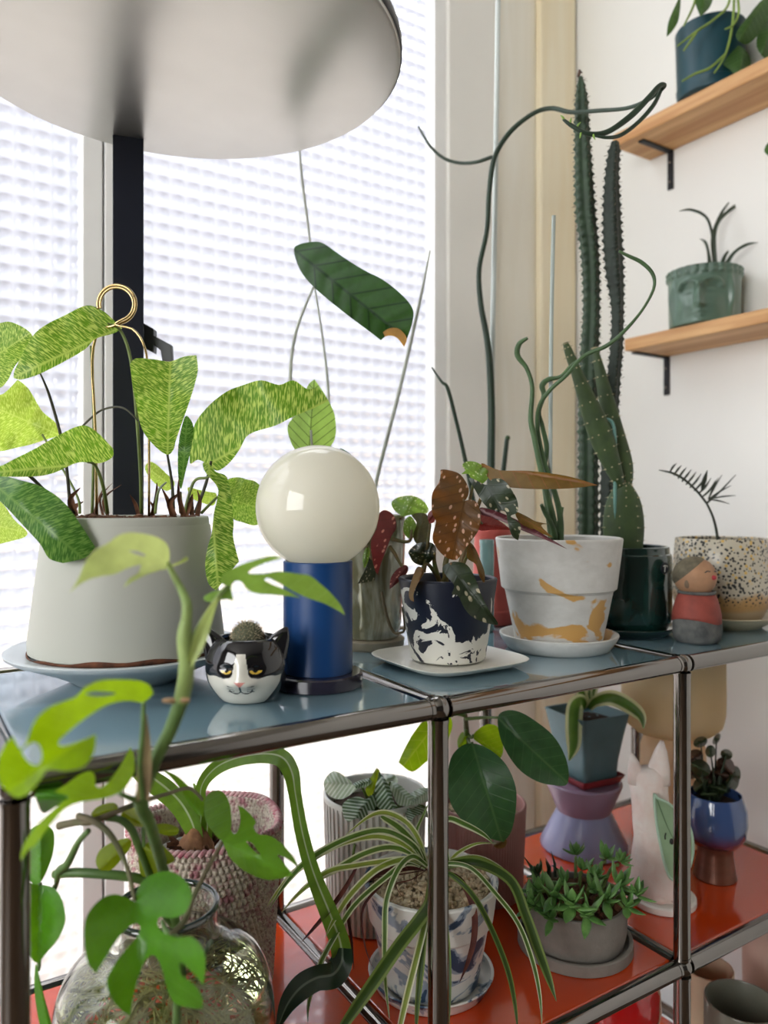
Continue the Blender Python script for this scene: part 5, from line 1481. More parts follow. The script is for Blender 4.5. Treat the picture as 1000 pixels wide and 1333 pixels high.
def pad(u0, v0, u1, v1, Z0, Z1, hw, thick, mat, seed):
    """a flattened joint of prickly pear from (u0, v0) to (u1, v1)"""
    q = spline([(u0 + (u1 - u0) * k, v0 + (v1 - v0) * k, Z0 + (Z1 - Z0) * k, w) for k, w in hw], 6)
    vs = []; fs = []; seg = 20; n = len(q)
    R = Vector((CS, -SN, 0)); D = Vector((SN, CS, 0))
    ax = (P(u1, v1, Z1) - P(u0, v0, Z0)).normalized(); sd = (R - ax * R.dot(ax)).normalized()
    for (u, v, Z, w) in q:
        p = P(u, v, Z)
        for j in range(seg):
            a = 2 * PI * j / seg
            vs.append(p + sd * (math.cos(a) * w * Z / 1000) + D * (math.sin(a) * min(thick, w * Z / 1000)))
    for i in range(n - 1):
        for j in range(seg): fs.append((i * seg + j, i * seg + (j + 1) % seg, (i + 1) * seg + (j + 1) % seg, (i + 1) * seg + j))
    fs.append(tuple(range(seg))[::-1]); fs.append(tuple((n - 1) * seg + j for j in range(seg)))
    o = MB().add(vs, fs).build('pad', mat, cactus)
    rnd = random.Random(seed); ar = MB()
    for i in range(2, n - 1, 3):
        for j in range(0, seg, 3):
            p = vs[i * seg + (j + i) % seg]; c = P(*q[i][:3]); d = (p - c).normalized()
            ar.ball(p, .0011, 6, 4)
            ar.tube([p, p + d * .004], [.0003, .0001], 3, cap=False)
    ar.build('areoles', pm('areole_tan', S(196, 186, 150), .9), o, kind='stuff')
pg = pm('pear_green', S(50, 68, 40), .6, var=.15, scale=50, bump=.2, col2=S(66, 86, 46))
pad(812, 735, 812, 628, 1.035, 1.035, [(0, 20), (.2, 25), (.5, 27), (.75, 23), (.92, 14), (1, 6)], .011, pg, 1)
pad(808, 634, 736, 446, 1.03, 1.0, [(0, 5), (.08, 9), (.3, 15), (.5, 14), (.75, 8), (.93, 5.5), (1, 3)], .009, pg, 2)
pad(816, 634, 774, 452, 1.04, 1.06, [(0, 6), (.06, 11), (.18, 15), (.4, 13), (.7, 9), (.93, 5), (1, 2.5)], .009, pg, 3)
p, r = stem([(800, 720, 1.03), (801, 620, 1.025), (800, 560, 1.02), (792, 546, 1.02), (784, 552, 1.02)], 2.2); MB().tube(p, r, 8).build('support_wire', pm('teal_wire', S(104, 150, 140), .4), cactus)
MB().tube([P(753, 100, 1.08), P(755, 92, 1.08), P(758, 95, 1.08)], [.002, .0025, .001], 6).build('column_tip', pm('dry_tip_brown', S(96, 74, 62), .8), cactus)

# ---- palm seedling
pmat = pm('palm_dark', S(58, 66, 54), .6, var=.1)
stempart(palm, pmat, [(936, 720, 1.125), (933, 692, 1.125), (928, 672, 1.12), (920, 655, 1.12)], [2, 1.8, 1.6, 1.4], 'stalk')
stempart(palm, pmat, [(920, 655, 1.12), (908, 640, 1.11), (892, 625, 1.10), (876, 616, 1.09), (858, 612, 1.09)], [1.5, 1.5, 1.5, 1.6, .6], 'frond_rib')
stempart(palm, pmat, [(920, 655, 1.12), (932, 645, 1.13), (945, 632, 1.14), (958, 618, 1.15)], [1.5, 1.2, 1.0, .5], 'frond_rib')
for k in range(9):
    s = k / 8; u = 872 + 42 * s; v = 615 + 32 * s
    strap([(u, v, 1.095 + .015 * s), (u + 4 + 6 * s, v - 7 - 2 * s, 1.10), (u + 9 + 9 * s, v - 12 - 10 * s, 1.105)], [.9, 1.4, .3], .3).build('leaflet', pmat, palm)
strap([(914, 638, 1.11), (917, 625, 1.105), (921, 612, 1.10)], [1.6, 3, .4], .2).build('leaflet', pmat, palm)
for du, dv in ((935, 622), (952, 632), (958, 645), (950, 656), (940, 618)):
    strap([(922, 650, 1.12), ((922 + du) / 2, (648 + dv) / 2, 1.13), (du, dv, 1.14)], [.7, 1.1, .3], .3).build('leaflet', pmat, palm)

# ---- trailing plant on the upper wall shelf
tg = leafmat('trailing_leaf', S(62, 96, 44), S(90, 140, 40), 'veins', S(110, 140, 70), .3, .4)
tgs = pm('trailing_stem_green', S(140, 168, 76), .5, var=.1)
Zt_ = (Vector((tc_[0], tc_[1], 0)) - Vector((CX, CY, 0))).dot(Vector((SN, CS, 0)))
for d0 in ([(955, -60, .0), (956, -20, -.05), (954, 30, -.065), (945, 70, -.07), (930, 95, -.07)], [(930, -60, .0), (912, -20, -.06), (902, 10, -.065), (890, 34, -.065)], [(945, -60, 0), (950, 0, -.06), (930, 25, -.065), (908, 40, -.07), (882, 60, -.07)],
           [(908, 40, -.07), (900, 52, -.07), (890, 66, -.07)], [(945, 70, -.07), (925, 88, -.07), (905, 96, -.068), (888, 106, -.066)], [(958, -20, -.05), (962, 15, -.065), (955, 32, -.068), (944, 38, -.068)]):
    stempart(trail, tgs, [(u, v, Zt_ + d) for u, v, d in d0], [1.6] * (len(d0) - 1) + [1.0], 'trailing_stem')
for ol, b, t in (([(940, 70), (955, 58), (972, 66), (978, 84), (966, 95), (962, 105, 1), (952, 92), (942, 84)], (968, 62), (962, 104)), ([(958, 45), (975, 20), (992, 0), (1005, -5), (1000, 25), (985, 48), (970, 58)], (995, 0), (962, 52)), ([(985, 60), (992, 30), (1012, 22), (1012, 60), (1000, 78)], (1005, 30), (992, 70)),
                 ([(905, 0), (915, -20), (930, -14), (925, 8), (912, 22, 1)], (920, -18), (912, 22)), ([(868, 48, 1), (870, 30), (878, 10), (886, -4), (884, 24), (876, 40)], (885, 0), (868, 47))):
    leafpart(trail, tg, ol, b, t, Zt_ - .06, Zt_ - .08, fold=.05, bow=.01)
leafpart(trail, tg, [(995, 196), (1003, 182), (1012, 178), (1014, 214), (1004, 206)], (1003, 180), (1006, 208), Zt_ - .06, Zt_ - .06, fold=.04)
stempart(trail, tgs, [(1005, -60, Zt_), (1012, 0, Zt_ - .06), (1014, 100, Zt_ - .065), (1008, 182, Zt_ - .06)], 1.5, 'trailing_stem')

# ------------------------------------------------------------------ climbing split-leaf vine growing out of the jar
climber = thing('climbing_split_leaf_plant', (jc[0], jc[1] - .04, ZM + .19), 'bright green split-leaf climber sprawling out of the glass jar', 'plant')
M['mon'] = leafmat('split_leaf', S(104, 158, 48), S(146, 198, 36), 'veins', S(120, 180, 60), .45, .32, nv=7, slope=.8, vw=.05)
M['mon_dark'] = leafmat('split_leaf_mature', S(80, 144, 34), S(120, 180, 20), 'veins', S(96, 150, 52), .38, .28, nv=7, slope=.8, vw=.05)
M['mon_pale'] = leafmat('split_leaf_new', S(196, 216, 128), S(222, 234, 140), 'veins', S(216, 230, 150), .45, .35, nv=7, slope=.8, vw=.05)
M['mon_lime'] = leafmat('split_leaf_lime', S(140, 186, 20), S(186, 222, 12), 'veins', S(180, 214, 40), .5, .35, nv=7, slope=.8, vw=.05)
M['mon_yel'] = leafmat('split_leaf_yellowing', S(138, 162, 44), S(190, 206, 30), 'veins', S(160, 170, 70), .5, .4, nv=6, slope=.8, vw=.05)
k3 = CR(80, 1000, .32); k2 = CR(0, 860, .26); k1 = CR(0, 660, .3); kj = CR(0, 1040, .2198)
def cl(mat, kf, ol, b, t, Zb, Zt, holes=(), **kw):
    return leafpart(climber, mat, kf(ol), kf([b])[0], kf([t])[0], Zb, Zt, holes=[kf(h) for h in holes], **kw)
cl(M['mon_dark'], k3, [(300, 545, 1), (305, 500), (340, 450), (400, 422), (460, 425), (510, 465), (530, 510), (520, 560), (490, 598), (440, 610), (405, 605), (390, 630), (410, 665), (470, 690), (520, 684), (560, 710), (583, 760), (585, 820), (578, 885, 1), (545, 842), (495, 795), (480, 800), (490, 845), (540, 880), (572, 930), (575, 978, 1), (520, 975), (460, 955), (430, 900), (410, 820), (390, 775), (368, 760), (340, 785), (310, 860), (290, 940), (280, 1008, 1), (230, 972), (195, 915), (185, 860), (215, 800), (260, 740), (305, 690), (320, 650), (305, 632), (270, 650), (225, 700), (180, 770), (140, 835, 1), (105, 785), (93, 700), (100, 610), (150, 540), (210, 513), (262, 525)], (302, 545), (330, 940), .535, .515, bow=.012, fold=-.05)
cl(M['mon'], k3, [(655, 298, 1), (625, 270), (590, 220), (580, 160), (590, 115), (620, 92), (660, 100), (685, 150), (692, 220), (690, 250), (705, 268), (722, 245), (728, 200), (718, 152, 1), (745, 165), (790, 215), (782, 240), (800, 268), (850, 275), (900, 310), (950, 370), (976, 432, 1), (955, 400), (920, 370), (880, 352), (905, 385), (945, 436, 1), (900, 447), (850, 455), (800, 445), (740, 415), (690, 370), (665, 325)], (656, 298), (940, 435), .595, .57, holes=[[(752, 298), (778, 308), (800, 338), (808, 352), (780, 332)]], bow=.012, fold=.06)
cl(M['mon_yel'], k3, [(140, 372), (160, 330), (210, 300), (270, 285), (285, 315), (245, 370), (205, 412), (180, 416), (150, 410)], (278, 290), (160, 412), .60, .59, fold=.05)
cl(M['mon_yel'], k3, [(318, 330), (380, 295), (430, 330), (462, 372), (420, 400), (380, 432), (330, 442), (316, 400)], (325, 310), (440, 390), .60, .59, fold=.05)
cl(M['mon_yel'], k3, [(245, 182), (290, 160), (320, 153), (340, 200), (342, 236), (300, 236), (250, 210)], (250, 190), (335, 232), .59, .60, fold=.05)
cl(M['mon_yel'], k3, [(345, 245), (400, 225), (450, 230), (478, 247), (470, 270), (430, 275), (390, 265), (360, 292)], (350, 260), (476, 255), .60, .60, fold=.05)
cl(M['mon_yel'], k3, [(120, 190), (150, 155), (210, 140), (230, 165), (190, 200), (150, 205)], (230, 160), (125, 192), .585, .59, fold=.05)
cl(M['mon_lime'], k2, [(718, 208), (770, 165, 1), (745, 120), (680, 98), (580, 94), (500, 100), (430, 130), (380, 180), (330, 200), (250, 230), (190, 280), (160, 330), (130, 410), (100, 440), (62, 378, 1), (20, 430), (-10, 500), (-10, 600), (40, 660), (90, 686), (150, 660), (200, 600), (240, 548), (330, 552), (420, 530), (470, 460), (481, 368, 1), (400, 402), (315, 428), (294, 405), (350, 350), (440, 280), (530, 225), (600, 205), (660, 202)], (718, 208), (50, 640), .47, .41, holes=[[(428, 166), (480, 155), (572, 160), (562, 172), (480, 178)], [(110, 452), (165, 410), (198, 428), (210, 480), (192, 522), (150, 512)]], bow=.025, fold=-.05, step=7)
cl(M['mon_lime'], k2, [(272, 656, 1), (330, 620), (400, 570), (450, 553), (475, 575), (478, 620), (500, 637), (540, 610), (600, 530), (652, 433, 1), (672, 480), (670, 560), (640, 620), (600, 660), (520, 690), (400, 710), (330, 740), (280, 790), (230, 850), (180, 920), (140, 950), (106, 1002, 1), (105, 965), (130, 900), (190, 820), (240, 770), (310, 710), (345, 682)], (600, 665), (110, 990), .48, .44, bow=.01, fold=.05)
cl(M['mon_dark'], k2, [(180, 660), (260, 600), (330, 650), (345, 700), (280, 730), (220, 765), (190, 720)], (330, 690), (190, 680), .50, .50, fold=.05)
cl(M['mon_pale'], k1, [(731, 247), (736, 195), (720, 155), (680, 130), (620, 115), (560, 111), (510, 125), (470, 155), (410, 190), (370, 240), (340, 310), (299, 377, 1), (330, 347), (380, 317), (440, 300), (500, 290), (560, 263), (613, 248, 1), (600, 285), (560, 312), (534, 353, 1), (570, 327), (640, 292), (700, 272)], (731, 247), (305, 370), .50, .46, holes=[[(558, 190), (600, 192), (636, 213), (598, 208)]], bow=.02, fold=-.05)
cl(M['mon_pale'], k1, [(735, 254), (780, 235), (808, 214), (817, 230), (780, 248), (700, 275)], (735, 254), (815, 222), .50, .505, fold=.04)
leafpart(climber, leafmat('split_leaf_fresh', S(132, 178, 76), S(176, 212, 84), 'veins', S(170, 204, 110), .45, .34, nv=7, slope=.8, vw=.05), Q8([(160, 717), (130, 690), (150, 650), (210, 620), (280, 595), (360, 575), (418, 582, 1), (380, 592), (320, 612), (270, 637), (262, 655), (330, 655), (400, 645), (480, 655), (540, 665), (590, 705), (640, 750), (680, 800), (700, 846, 1), (660, 820), (600, 790), (540, 770), (470, 740), (400, 700), (350, 675), (332, 684), (370, 705), (430, 730), (497, 765, 1), (430, 757), (350, 750), (290, 745), (250, 725), (225, 692), (195, 690), (180, 720), (190, 780, 1), (150, 772), (100, 785), (60, 780), (55, 760), (90, 740), (140, 725)]), Q8([(165, 715)])[0], Q8([(690, 830)])[0], .52, .56, bow=.015, fold=-.05, step=6)
cl(M['mon_dark'], kj, [(150, 505), (205, 506), (260, 510), (320, 530), (365, 590), (388, 690), (375, 770), (330, 850), (270, 920), (230, 972, 1), (190, 950), (140, 820), (120, 650)], (240, 508), (228, 970), .62, .60, bow=.012, fold=-.05)
cl(M['mon_dark'], kj, [(150, 230), (195, 170), (250, 150), (310, 180), (322, 260), (300, 370), (240, 495), (190, 500), (150, 380)], (240, 495), (240, 155), .62, .63, fold=.05)
cl(M['mon_dark'], kj, [(212, 975), (240, 1080), (270, 1200), (310, 1350), (320, 1480), (250, 1380), (218, 1250), (203, 1100)], (214, 978), (315, 1470), .61, .60, fold=.06)
cl(M['mon_dark'], kj, [(-60, 540), (0, 530), (36, 530), (36, 620), (0, 720), (-60, 760)], (36, 540), (-40, 740), .62, .60, fold=.05)
# unfolding leaf
cl(M['mon'], k3, [(411, 8, 1), (460, 25), (520, 75), (565, 120), (582, 150), (576, 198, 1), (535, 170), (490, 95), (450, 42)], (560, 180), (414, 10), .60, .60, fold=.08)
cst = pm('climber_stem', S(104, 136, 70), .5, var=.2, scale=30, col2=S(74, 102, 52))
cst_p = pm('climber_new_stem', S(158, 176, 104), .5, var=.12, scale=30, col2=S(120, 146, 76))
cst_b = pm('climber_bark', S(120, 104, 84), .8, var=.2, scale=40, bump=.4, col2=S(86, 98, 60))
def cs(pts, r, m_=cst, kf=None, Zs=None, name='stem'):
    if kf: pts = [q + (z,) for q, z in zip(kf(pts), Zs)]
    return stempart(climber, m_, pts, r, name, 7, 10)
# main shoot: out of the jar's mouth, forward past the front rail and up
cs([(238, 1290, .66), (228, 1200, .655), (212, 1130, .60), (196, 1076, .53), (184, 1046, .50), (192, 1015, .49), (204, 985, .49), (222, 950, .49), (236, 912, .49)], [6, 6.5, 7, 8, 9.5, 9, 8.5, 9, 10], cst)
cs([(235, 914, .49), (238, 905, .49), (243, 870, .49), (240, 830, .49), (243, 806, .49)], [10.2, 10.2, 10, 9.5, 7], cst_p)
cs([(243, 806, .49), (243, 785, .49), (235, 765, .495), (226, 748, .495), (219, 734, .50)], [7, 6.5, 5, 4.2, 3.6], cst_p)
cs([(244, 850, .49), (258, 820, .495), (276, 790, .505), (290, 770, .515), (297, 764, .52)], [6, 5, 4, 3.4, 2.8], cst_p)
strap([(244, 872, .487), (258, 838, .488), (272, 800, .495), (284, 778, .505)], [2.5, 8, 6, .6], .5, roll=.3).build('sheath', M['mon_pale'], climber)
strap([(186, 1040, .488), (188, 1000, .482), (190, 960, .478), (190, 930, .475)], [8, 9, 5, .8], .6, roll=.4).build('sheath', leafmat('sheath_brown', S(150, 128, 100), S(190, 170, 120), 'veins', None, .35, .5), climber)
cs([(186, 1040, .488), (182, 1000, .48), (186, 950, .475), (187, 914, .47)], [4, 3.6, 3, 2.6], cst)
cs([(184, 1044, .495), (172, 1040, .487), (156, 1033, .48)], [5, 4, 3], cst)
# aerial root pegs on the shoot
for u0, u1, v in ((230, 212, 912), (232, 247, 911)):
    cs([(u0, v, .488), ((u0 + u1) / 2, v, .486), (u1, v, .486)], [3.2, 3.6, 2.2], pm('aerial_root', S(206, 168, 128), .6, var=.1), name='aerial_root')
# inner stems
cs([(70, 195), (130, 215), (190, 260), (240, 340), (275, 430), (298, 540)], [4.6, 4.4, 4, 3.4, 3, 2.4], cst_b, k3, [.585, .575, .565, .555, .545, .536])
cs([(-10, 235), (60, 220), (130, 215), (240, 170), (330, 135), (420, 108), (520, 82), (575, 130)], [5, 4.6, 4.4, 3.6, 3, 2.6, 2.4, 2], cst_b, k3, [.60, .59, .585, .59, .60, .60, .60, .60])
cs([(110, 255), (70, 300), (40, 360), (20, 395), (-10, 420), (-20, 470)], [3.6, 4, 4.6, 5, 5, 3], cst, k3, [.59, .60, .61, .615, .62, .63])
cs([(-30, 432), (60, 425), (160, 430), (260, 440), (340, 458), (430, 520), (470, 640)], [5, 6, 6, 6, 6, 6, 5], cst, k3, [.625, .62, .62, .625, .635, .65, .66])
cs([(180, 200), (240, 210), (285, 250), (310, 310), (340, 380), (365, 450), (400, 560), (470, 660)], [4.4, 4.6, 5, 5, 5, 5, 5, 4], cst, k3, [.59, .59, .595, .60, .61, .62, .64, .66])
cs([(455, 1300), (460, 1150), (470, 1000), (468, 850), (455, 720), (440, 680)], [3, 4.6, 5, 5, 5, 4.4], cst, k3, [.56, .555, .55, .55, .55, .55])
cs([(440, 680), (500, 620), (540, 520), (600, 400), (655, 300)], [4, 3.6, 3.2, 2.8, 2.2], cst_b, k3, [.55, .565, .58, .59, .595])
cs([(440, 680), (420, 650), (410, 620)], [4, 3.4, 2], cst, k3, [.55, .56, .565])
cs([(440, 680), (470, 690), (560, 770), (600, 700)], [4, 3.6, 3.6, 3.4], cst, k3, [.55, .56, .62, .66])
cs([(333, 240), (334, 290), (335, 320)], [2.4, 2.4, 2], cst, k3, [.60, .60, .60])
cs([(-20, 470), (-40, 520), (-30, 480)], [3, 2.5, 2], cst, k3, [.63, .63, .62])
cs([(52, 1150, .62), (51, 1250, .62), (50, 1262, .615)], [3, 2.6, 2], cst)

# ------------------------------------------------------------------ amaryllis in the basket
am = thing('potted_amaryllis', (kc[0], kc[1], ZM + .009), 'amaryllis bulb with long arching strap leaves in a white liner pot', 'plant')
MB().lathe(pot_prof([(.050, 0), (.052, .003), (.062, .125), (.0625, .130)], .003, .01), (kc[0], kc[1], ZM + .009), 48).build('liner_pot', M['white_matte'], am, auto=.7)
soil_disc(kc, .058, ZM + .009 + .118, pm('white_grit', S(214, 208, 200), .9, var=.08, scale=90), am, seed=81)
bcn = P(255, 1092, .845)
MB().lathe([(.0005, -.02), (.016, -.018), (.021, -.004), (.019, .008), (.012, .018), (.008, .026), (.0005, .03)], bcn - Vector((0, 0, .012)), 32, fn=lambda th, r, z, i: (r * (1 + .06 * math.sin(7 * th)), z)).build('bulb', pm('papery_bulb', S(176, 128, 90), .8, var=.25, scale=60, bump=.5, col2=S(110, 72, 50)), am)
rnd = random.Random(11)
for i in range(22):
    a = rnd.uniform(0, 2 * PI); b0 = bcn + Vector((math.cos(a) * .014, math.sin(a) * .014, -.014)); 
    strap3([b0, b0 + Vector((math.cos(a) * .008, math.sin(a) * .008, .010)), b0 + Vector((math.cos(a) * .017, math.sin(a) * .017, rnd.uniform(.0, .022)))], [.004, .005, .001], .5, rnd.uniform(-1, 1), 2).build('bulb_scale', M['bark'], am)
M['amar'] = leafmat('amaryllis_leaf', S(104, 142, 58), S(140, 182, 52), 'stripe', S(190, 206, 160), .42, .32)
M['amar_d'] = leafmat('amaryllis_leaf_dark', S(40, 62, 44), S(60, 90, 40), 'stripe', S(110, 126, 106), .15, .3)
strap([(258, 1096, .845), (262, 1060, .842), (262, 1025, .835), (280, 1000, .83), (310, 986, .82), (345, 981, .80), (368, 986, .78), (380, 1005, .765), (385, 1035, .76), (394, 1085, .76), (408, 1135, .765), (428, 1185, .77), (442, 1222, .775), (446, 1248, .775)], [7, 8, 7, 9, 10, 11, 12, 11, 8.5, 9, 10, 12, 13, 13], .4, roll=(.2, .0)).build('leaf', M['amar'], am)
strap([(446, 1234, .774), (445, 1252, .770), (434, 1268, .762), (412, 1273, .748), (391, 1286, .735), (374, 1308, .722), (360, 1342, .708)], [13, 15, 16, 15, 15, 11, 2], .15, roll=.25, n=8).build('leaf_end', M['amar_d'], am)
strap([(258, 1098, .845), (250, 1070, .835), (236, 1045, .82), (216, 1025, .80), (190, 1005, .78), (172, 985, .765), (150, 965, .75)], [9, 14, 16, 17, 15, 11, 2], .35, roll=-.2).build('leaf', M['amar'], am)
strap([(268, 1098, .85), (270, 1070, .855), (262, 1040, .86), (252, 1020, .865)], [7, 8, 6, 1], .4).build('leaf', M['amar'], am)

# ------------------------------------------------------------------ prayer plant leaves
M['mar'] = leafmat('prayer_leaf', S(78, 108, 74), S(112, 140, 84), 'silver', S(206, 220, 202), .35, .3, nv=9, slope=.6)
M['mar_lt'] = leafmat('prayer_leaf_silver', S(186, 204, 182), S(200, 216, 176), 'silver', S(234, 240, 230), .4, .28, nv=9, slope=.6)
k4 = CR(400, 980, .2)
for mt, ol, b, t, Zb, Zt in ((M['mar_lt'], [(108, 190), (150, 130), (190, 122), (240, 150), (290, 190), (300, 210), (352, 208, 1), (320, 240), (270, 280), (220, 302), (160, 290), (120, 250)], (350, 210), (112, 190), .96, .93),
        (M['mar'], [(230, 340), (270, 300), (330, 285), (390, 300), (442, 248, 1), (452, 340), (420, 390), (380, 472, 1), (330, 425), (270, 450), (235, 410)], (440, 260), (300, 440), .95, .91),
        (M['mar'], [(450, 332), (440, 240), (470, 128, 1), (500, 160), (540, 230), (562, 310), (590, 352, 1), (540, 367), (470, 362)], (475, 135), (560, 362), .96, .92),
        (M['mar_lt'], [(540, 188), (600, 208), (660, 260), (702, 300), (680, 342), (600, 342), (560, 282)], (540, 190), (690, 330), .97, .94),
        (M['mar_lt'], [(668, 272), (720, 235), (778, 228), (830, 250), (800, 310), (730, 332), (700, 362), (660, 322)], (800, 240), (670, 330), .98, .94),
        (M['mon_yel'], [(400, 282), (380, 240), (420, 150), (452, 98, 1), (476, 130), (450, 200), (430, 262)], (410, 280), (455, 100), .97, .97),
        (M['mar'], [(640, 372), (700, 350), (760, 340), (790, 420), (720, 402), (660, 462, 1)], (780, 360), (660, 458), .95, .91),
        (M['mar'], [(300, 200), (380, 170), (450, 160), (450, 190), (380, 220), (320, 232)], (450, 175), (300, 220), .98, .95),
        (M['mar_lt'], [(500, 140), (560, 140), (588, 170), (585, 195), (530, 190), (505, 170)], (510, 180), (580, 150), .985, .99)):
    leafpart(maranta, mt, k4(ol), k4([b])[0], k4([t])[0], Zb, Zt, fold=.06, bow=.012, wav=.004)
for u, v, Z in ((470, 1022, .96), (488, 1032, .95), (494, 1006, .96), (508, 1018, .97), (560, 1028, .98), (482, 1036, .97), (556, 1052, .95)):
    stempart(maranta, M['petiole'], [(490 + (u - 490) * .25, 1075, .99), ((u + 490) / 2, 1045, (Z + .985) / 2), (u, v, Z)], [2, 2, 1.4])
# a leaf hanging down the front
stempart(maranta, M['petiole'], [(462, 1100, .93), (460, 1110, .915), (461, 1120, .91)], [2, 2, 1.5], 'trailing_stem')

# ------------------------------------------------------------------ rubber plant
M['fic'] = leafmat('rubber_leaf', S(62, 102, 64), S(78, 124, 36), 'veins', S(112, 146, 92), .18, .28, nv=8, slope=.75, vw=.035)
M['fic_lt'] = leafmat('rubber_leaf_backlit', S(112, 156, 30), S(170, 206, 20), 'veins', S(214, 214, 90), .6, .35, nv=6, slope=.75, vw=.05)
k5 = CR(360, 880, .36)
def fl(mt, ol, b, t, Zb, Zt, **kw): return leafpart(ficus, mt, k5(ol), k5([b])[0], k5([t])[0], Zb, Zt, **kw)
fl(M['fic'], [(708, 243), (770, 265), (830, 320), (865, 400), (866, 480), (850, 560), (822, 600, 1), (780, 590), (720, 570), (670, 520), (630, 460), (617, 380), (630, 300), (662, 258)], (708, 243), (815, 598), .93, .90, bow=.015, fold=-.05)
fl(M['fic'], [(800, 152), (830, 125), (880, 130), (940, 165), (1000, 215), (1040, 280), (1057, 345), (1050, 392), (1010, 396), (940, 380), (870, 330), (815, 240)], (800, 150), (1054, 388), .94, .92, bow=.012, fold=-.05)
fl(M['fic_lt'], [(560, 130), (500, 200), (460, 270), (442, 312, 1), (490, 346), (540, 312), (600, 262), (632, 200), (634, 160), (610, 130)], (605, 135), (455, 330), .99, .97, fold=.04, bow=.008)
fl(M['fic_lt'], [(710, 222), (740, 185), (780, 174), (812, 200), (820, 272), (800, 300), (760, 262)], (712, 215), (812, 285), .98, .98, fold=.05)
fl(M['fic_lt'], [(655, 232), (672, 203), (692, 220), (682, 262), (660, 266)], (690, 210), (662, 262), .99, .99, fold=.04)
fl(M['beg_olive'], [(780, 606), (800, 585), (832, 592), (826, 618), (800, 624)], (822, 595), (790, 615), .90, .895, fold=.05)
fst = pm('rubber_stem', S(112, 104, 74), .6, var=.15, scale=40)
stempart(ficus, fst, [(622, 1080, 1.05), (614, 1010, 1.02), (608, 960, 1.0), (606, 930, .99)], [5, 4.4, 4, 2.6], 'stem')
for pts in ([(608, 960, 1.0), (612, 968, .97), (615, 967, .93)], [(606, 936, .99), (630, 934, .97), (648, 934, .94)], [(606, 932, .99), (590, 928, .99), (578, 928, .99)], [(608, 955, .995), (614, 960, .985), (616, 957, .98)], [(607, 950, .99), (606, 956, .99), (608, 956, .99)]):
    stempart(ficus, M['petiole'], pts, [2.4, 2, 1.6])

# ------------------------------------------------------------------ spider plant
M['spd'] = leafmat('spider_leaf', S(84, 120, 54), S(124, 160, 60), 'stripe', S(226, 232, 192), .38, .34, vw=-1)
M['spd_y'] = leafmat('spider_leaf_pale', S(138, 162, 70), S(186, 204, 84), 'stripe', S(238, 240, 206), .42, .34, vw=-1)
M['spd_d'] = leafmat('spider_leaf_dark', S(58, 84, 34), S(84, 110, 40), 'stripe', S(120, 140, 70), .3, .36, vw=-1)
M['dead'] = pm('dead_leaf', S(108, 54, 40), .8, var=.25, scale=60, col2=S(70, 34, 34))
k6 = CR(340, 1030, .38)
def sl(mt, pts, Zs, w, roll=0., fold=.45, name='leaf'):
    q = k6(pts); n = len(q)
    zz = [Zs[0] + (Zs[1] - Zs[0]) * (i / (n - 1)) ** .8 for i in range(n)]
    w *= .66; ws = [w * .55] + [w] * (n - 2) + [.3]
    if n > 3: ws[-2] = w * .7
    strap([(a, b, z) for (a, b), z in zip(q, zz)], ws, fold, roll, 6, 3).build(name, mt, spider)
sl(M['spd_y'], [(560, 250), (545, 180), (500, 110), (430, 75), (370, 88), (290, 150)], (.845, .80), 6, .5)
sl(M['spd'], [(565, 250), (540, 200), (480, 130), (420, 90), (410, 85)], (.84, .82), 8)
sl(M['spd'], [(560, 255), (520, 185), (420, 135), (300, 160), (170, 230), (90, 310), (30, 400)], (.845, .74), 6.5, .3)
sl(M['spd_y'], [(560, 258), (510, 195), (400, 155), (260, 185), (130, 265), (60, 340), (20, 395)], (.845, .74), 6, .3)
sl(M['spd'], [(562, 262), (520, 215), (440, 192), (350, 215), (260, 265), (180, 310), (110, 370)], (.845, .76), 6.5, .3)
sl(M['spd_y'], [(562, 265), (500, 235), (420, 240), (320, 255), (230, 275), (140, 340), (70, 415)], (.84, .75), 6, .3)
sl(M['spd_y'], [(565, 262), (500, 232), (400, 265), (310, 350), (250, 440), (220, 500)], (.83, .76), 6.5, .2)
sl(M['spd'], [(565, 265), (500, 245), (420, 300), (320, 390), (250, 500), (200, 600), (165, 720), (160, 790)], (.83, .74), 5.5, .2)
sl(M['spd'], [(570, 255), (520, 222), (470, 265), (430, 370), (424, 480), (425, 640), (440, 780)], (.82, .745), 6)
sl(M['spd'], [(555, 250), (530, 150), (560, 70), (575, 40)], (.85, .87), 4, .4)
sl(M['spd_d'], [(585, 300), (578, 380), (540, 440), (470, 530), (380, 660), (290, 790), (230, 880)], (.80, .70), 13, 0, .25)
sl(M['spd_y'], [(580, 300), (562, 440), (535, 560), (500, 700), (470, 830), (450, 900)], (.80, .71), 7, .2)
sl(M['spd_d'], [(585, 300), (560, 450), (548, 600), (535, 740), (530, 860)], (.80, .72), 7, .1)
sl(M['spd_d'], [(600, 300), (625, 420), (640, 560), (644, 700), (642, 830)], (.80, .73), 6, .1)
sl(M['spd'], [(600, 260), (640, 245), (720, 262), (800, 345), (880, 450), (930, 580), (955, 700), (962, 800)], (.83, .76), 5, .2)
sl(M['spd_d'], [(605, 270), (660, 290), (730, 360), (790, 470), (845, 610), (870, 730), (880, 830)], (.82, .75), 5.5, .2)
sl(M['spd_y'], [(600, 260), (660, 235), (740, 225), (820, 265), (870, 330), (888, 400)], (.84, .80), 6.5, .3)
sl(M['spd_y'], [(595, 255), (640, 240), (680, 205), (740, 178), (805, 178)], (.85, .86), 4.5, .3)
sl(M['spd'], [(600, 250), (610, 140), (640, 92), (700, 112), (760, 145), (795, 178)], (.85, .84), 7, .3)
sl(M['spd_d'], [(600, 265), (720, 240), (850, 300), (905, 420), (945, 530), (985, 640), (1012, 720)], (.83, .77), 10, 0, .25)
